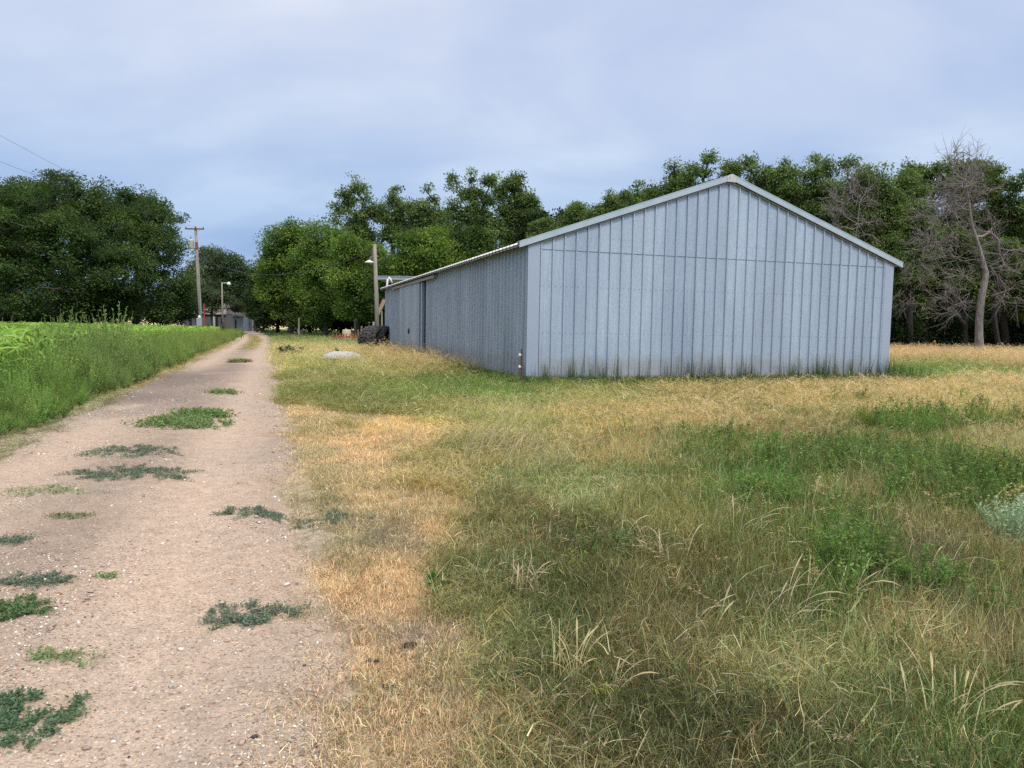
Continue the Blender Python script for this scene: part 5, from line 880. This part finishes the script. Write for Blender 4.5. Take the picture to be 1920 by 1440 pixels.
# red implement
p = AT(652, 640, 58); t_ = thing('harrow', (p[0], p[1], 0), 'low red spring tooth implement lying in the grass before the grove', 'farm implement'); b = MB()
for k in range(4): b.box((-1.15, -.6+.4*k, .42), (1.15, -.55+.4*k, .48))
for k in range(5): b.box((-1.1+.54*k, -.62, .48), (-1.04+.54*k, .65, .53))
b.build('frame', M_redpaint, t_)
for k in range(12):
    x_ = -1.05+.19*k; MB().tube([(x_, -.6+.4*(k % 4), .45), (x_, -.45+.4*(k % 4), .72), (x_, -.3+.4*(k % 4), .60), (x_, -.42+.4*(k % 4), .30), (x_, -.62+.4*(k % 4), .08)], .028, 5).build('tine', M_redpaint, t_)
for px, py, pt_, nm in ((671, 637, 618, 'short pale stake standing right of the red implement'),):
    p = AT(px, 640, 56); hz_ = AT(px, pt_, 56)[2]; tag(MB().tube([(0, 0, -.1), (.02, 0, hz_*.5), (.01, 0, hz_)], [.045, .04, .035], 8).build('stake', M_wood, None), nm, 'stake').location = (p[0], p[1], 0)
p = AT(650, 640, 61); o = MB().lathe([(0, 1.05), (.3, 1.03), (.36, .95), (.38, .4), (.40, -.05)], (0, 0, 0), 16).build('barrel', mottled('tan_barrel', (.40, .33, .22), (.50, .42, .30), 5), None, True); o.location = (p[0], p[1], 0); tag(o, 'tan barrel behind the red implement', 'barrel')
p = AT(560.5, 632, 80); hz_ = AT(560, 596, 80)[2]; o = MB().tube([(0, 0, -.1), (0, 0, hz_)], [.09, .08], 8).build('wooden_post', M_wood, None); o.location = (p[0], p[1], 0); tag(o, 'lone pale wooden post right of the road before the grove', 'post')

# utility pole
UD = 66.; p = AT(379, 634, UD); t_ = thing('utility_pole', (p[0], p[1], 0), 'tall wooden utility pole with crossarm, transformer and meter left of the road', 'utility pole'); base = np.array([p[0], p[1], 0])
rel = lambda px, py, d=0: AT(px, py, UD+d)-base
top = rel(366.5, 424); MB().tube([(0, 0, -.3), tuple(rel(372, 530)), tuple(top)], [.17, .145, .11], 12).build('pole', M_wood, t_, True)
ca = rel(366.8, 429.5); MB().box((-.88, -.17, -.06), (.80, -.06, .06), Matrix.Translation(tuple(ca))).build('crossarm', M_wood_dark, t_)
for s in (-1, 1): MB().tube([(ca[0]+s*.42, ca[1]-.14, ca[2]-.05), (ca[0]+.03, ca[1]-.13, ca[2]-.45)], .018, 5).build('brace', M_greymetal, t_)
for dx in (-.80, .05, .72): MB().lathe([(0, 0), (.03, .0), (.05, .05), (.03, .08), (.045, .11), (0, .14)], (ca[0]+dx, ca[1]-.11, ca[2]+(.06 if abs(dx) > .1 else .06)), 10).build('insulator', M_rust, t_, True)
tf = rel(360.5, 466); tr_ = MB().lathe([(0, 0), (.19, 0), (.21, .03), (.21, .66), (.22, .68), (.19, .76), (.05, .80), (0, .80)], (tf[0]-.0, tf[1]-.14, tf[2]), 20).build('transformer', M_pinkcan, t_, True)
MB().lathe([(0, 0), (.035, 0), (.05, .06), (.03, .10), (.05, .14), (.03, .19), (.03, .28), (0, .3)], (tf[0]-.06, tf[1]-.14, tf[2]+.78), 10).build('bushing', M_wood_dark, tr_, True)
rd = rel(369, 463); MB().box((-.10, -.16, -.18), (.12, .0, .42), Matrix.Translation(tuple(rd))).build('red_bracket', M_redpaint, t_, bevel=.02)
m1 = rel(376.5, 604); MB().box((-.26, -.30, -.36), (.20, -.14, .36), Matrix.Translation(tuple(m1))).build('meter_box', M_greymetal, t_, bevel=.02)
m2 = rel(375.5, 594.5); MB().lathe([(0, .1), (.09, .09), (.14, .0), (.14, -.02), (0, -.02)], (0, 0, 0), 18).build('meter', M_white, t_, True).matrix_local = Matrix.Translation((m2[0], m2[1]-.18, m2[2])) @ Matrix.Rotation(R(90), 4, 'X')
MB().tube([tuple(rel(377, 590)+np.array([.06, -.13, 0])), tuple(rel(373.5, 500)+np.array([.04, -.13, 0])), tuple(rel(370, 470)+np.array([0, -.13, 0]))], .03, 6).build('conduit', M_greymetal, t_)
p = AT(384, 630, 68); o = MB().tube([(0, 0, -.1), (-.05, 0, AT(383, 570, 68)[2])], [.07, .06], 8).build('red_post', M_redpaint, None); o.location = (p[0], p[1], 0); tag(o, 'thin faded red post right beside the utility pole', 'post')
# yard light
YD = 112.; p = AT(418, 622, YD); t_ = thing('yard_light', (p[0], p[1], 0), 'slim far pole carrying a white yard light on a short arm', 'light pole'); base = np.array([p[0], p[1], 0])
tp = AT(416, 529, YD)-base; MB().tube([(0, 0, -.2), tuple(tp)], [.14, .10], 10).build('pole', M_wood, t_, True); ar = AT(426, 531, YD)-base
MB().tube([(tp[0], 0, tp[2]-.15), (ar[0], 0, ar[2]+.05)], .045, 6).build('lamp_arm', M_white, t_); MB().lathe([(0, .2), (.14, .2), (.20, .05), (.30, -.12), (.28, -.25), (.1, -.32), (0, -.33)], (ar[0]+.25, 0, ar[2]), 18).build('lamp_head', M_white, t_, True)
# wires
def wire(a, b, sag, label, r=.012, n=28):
    a = np.array(a); b = np.array(b); pts = [tuple(a+(b-a)*k/n-np.array([0, 0, sag*4*(k/n)*(1-k/n)])) for k in range(n+1)]; tag(MB().tube(pts, r, 4).build('power_line', M_wire, None), label, 'cable', 'overhead power lines')
pb = np.array([AT(366.8, 427, UD)[0], UD, ca[2]+.18])
wire(pb+np.array([-.80, -.1, 0]), AT(-220, 130, 22), .35, 'upper overhead line crossing the sky at the top left above the big tree', .006)
wire(pb+np.array([.05, -.1, 0]), AT(-220, 215, 24), .35, 'lower overhead line at the left edge of the sky above the big tree', .006)
wire(AT(372, 480, UD), WIRE_A, 1.55, 'sagging cable from the utility pole to the lamp pole by the barn', .02)
# sheds
def shed(px0, px1, D, base_py, eave_py, ridge_py, dep, label, wall, roofm, name='old_shed', openings=(), ridge_along=True):
    a = AT(px0, eave_py, D); b_ = AT(px1, eave_py, D); rz_ = AT((px0+px1)/2, ridge_py, D)[2]; ez = a[2]; w = b_[0]-a[0]; t_ = thing(name, (a[0], D, 0), label, 'shed')
    m = MB(); m.box((0, 0, -.1), (w, dep, ez))
    if not ridge_along: m.add([(0, 0, ez), (w, 0, ez), (w/2, 0, rz_), (0, dep, ez), (w, dep, ez), (w/2, dep, rz_)], [(0, 1, 2), (3, 5, 4)])
    m.build('wall', wall, t_); m = MB()
    if ridge_along: m.add([(-.3, -.35, ez-.08), (w+.3, -.35, ez-.08), (w+.3, dep/2, rz_), (-.3, dep/2, rz_), (-.3, dep+.35, ez-.08), (w+.3, dep+.35, ez-.08)], [(0, 1, 2, 3), (3, 2, 5, 4)]); m.add([(0, .0, ez), (0, dep, ez), (0, dep/2, rz_-.05), (w, 0, ez), (w, dep, ez), (w, dep/2, rz_-.05)], [(0, 1, 2), (3, 5, 4)])
    else: m.add([(-.3, -.3, ez-.1), (w/2, -.3, rz_+.08), (w+.3, -.3, ez-.1), (-.3, dep+.3, ez-.1), (w/2, dep+.3, rz_+.08), (w+.3, dep+.3, ez-.1)], [(0, 1, 4, 3), (1, 2, 5, 4)])
    ro = m.build('roof', roofm, t_); s = ro.modifiers.new('thick', 'SOLIDIFY'); s.thickness = .06
    for f0, f1, z0, z1, nm, mm in openings: MB().box((w*f0, -.03, z0), (w*f1, .02, z1)).build(nm, mm, t_)
    return t_
M_tinwhite = mottled('whitewashed_board', (.40, .41, .42), (.62, .63, .64), 2, .9, stretch=(3, 3, .5))
shed(377, 422, 138, 612, 588, 568, 5, 'old grey shed with a patchy rusted tin roof behind the utility pole', M_shedwood, M_rustroof, openings=((.60, .70, 0, 2.6, 'door', M_dark), (.50, .58, 0, 2.7, 'door_post', M_tinwhite), (.82, .93, 1.2, 2.2, 'window', M_dark)))
shed(345, 377, 142, 612, 590, 584, 4, 'long low grey boarded shed left of the utility pole', M_shedwood, mottled('grey_tin', (.22, .2, .2), (.4, .38, .37), 2, .7), openings=((.3, .45, .5, 2.4, 'door', M_dark),))
shed(455, 473, 134, 612, 590, 582, 4, 'small whitish shed at the end of the road with a dark doorway', M_tinwhite, mottled('dark_shed_roof', (.16, .14, .13), (.26, .24, .22), 2, .8), ridge_along=False, openings=((.52, .64, 0, 2.3, 'door', M_dark),))
shed(437, 456, 131, 612, 592, 585, 3, 'small blue grey metal shed left of the small whitish shed', M_greymetal, M_rustroof, openings=((.2, .32, 0, 2.0, 'door', M_dark),))
p = G(551, 612); shed(541, 560, 128, 612, 603, 600, 3, 'pale low tin roofed hut under the left end of the grove', M_tinwhite, M_roof)
# wire fence at the far left
for k, px in enumerate((5, 22, 48, 78, 112)):
    p = AT(px, 612, 104); hz_ = AT(px, 594, 104)[2]; o = MB().tube([(0, 0, -.1), (.03*(k % 2), 0, hz_)], [.08, .07], 7).build('fence_post', M_bark, None); o.location = (p[0], p[1], 0); tag(o, ['leftmost dark fence post under the trees at the left edge', 'second dark fence post from the left edge', 'third dark fence post from the left edge', 'fourth dark fence post from the left edge', 'dark fence post nearest the huge trunk'][k], 'fence post', 'dark fence posts beyond the crop')
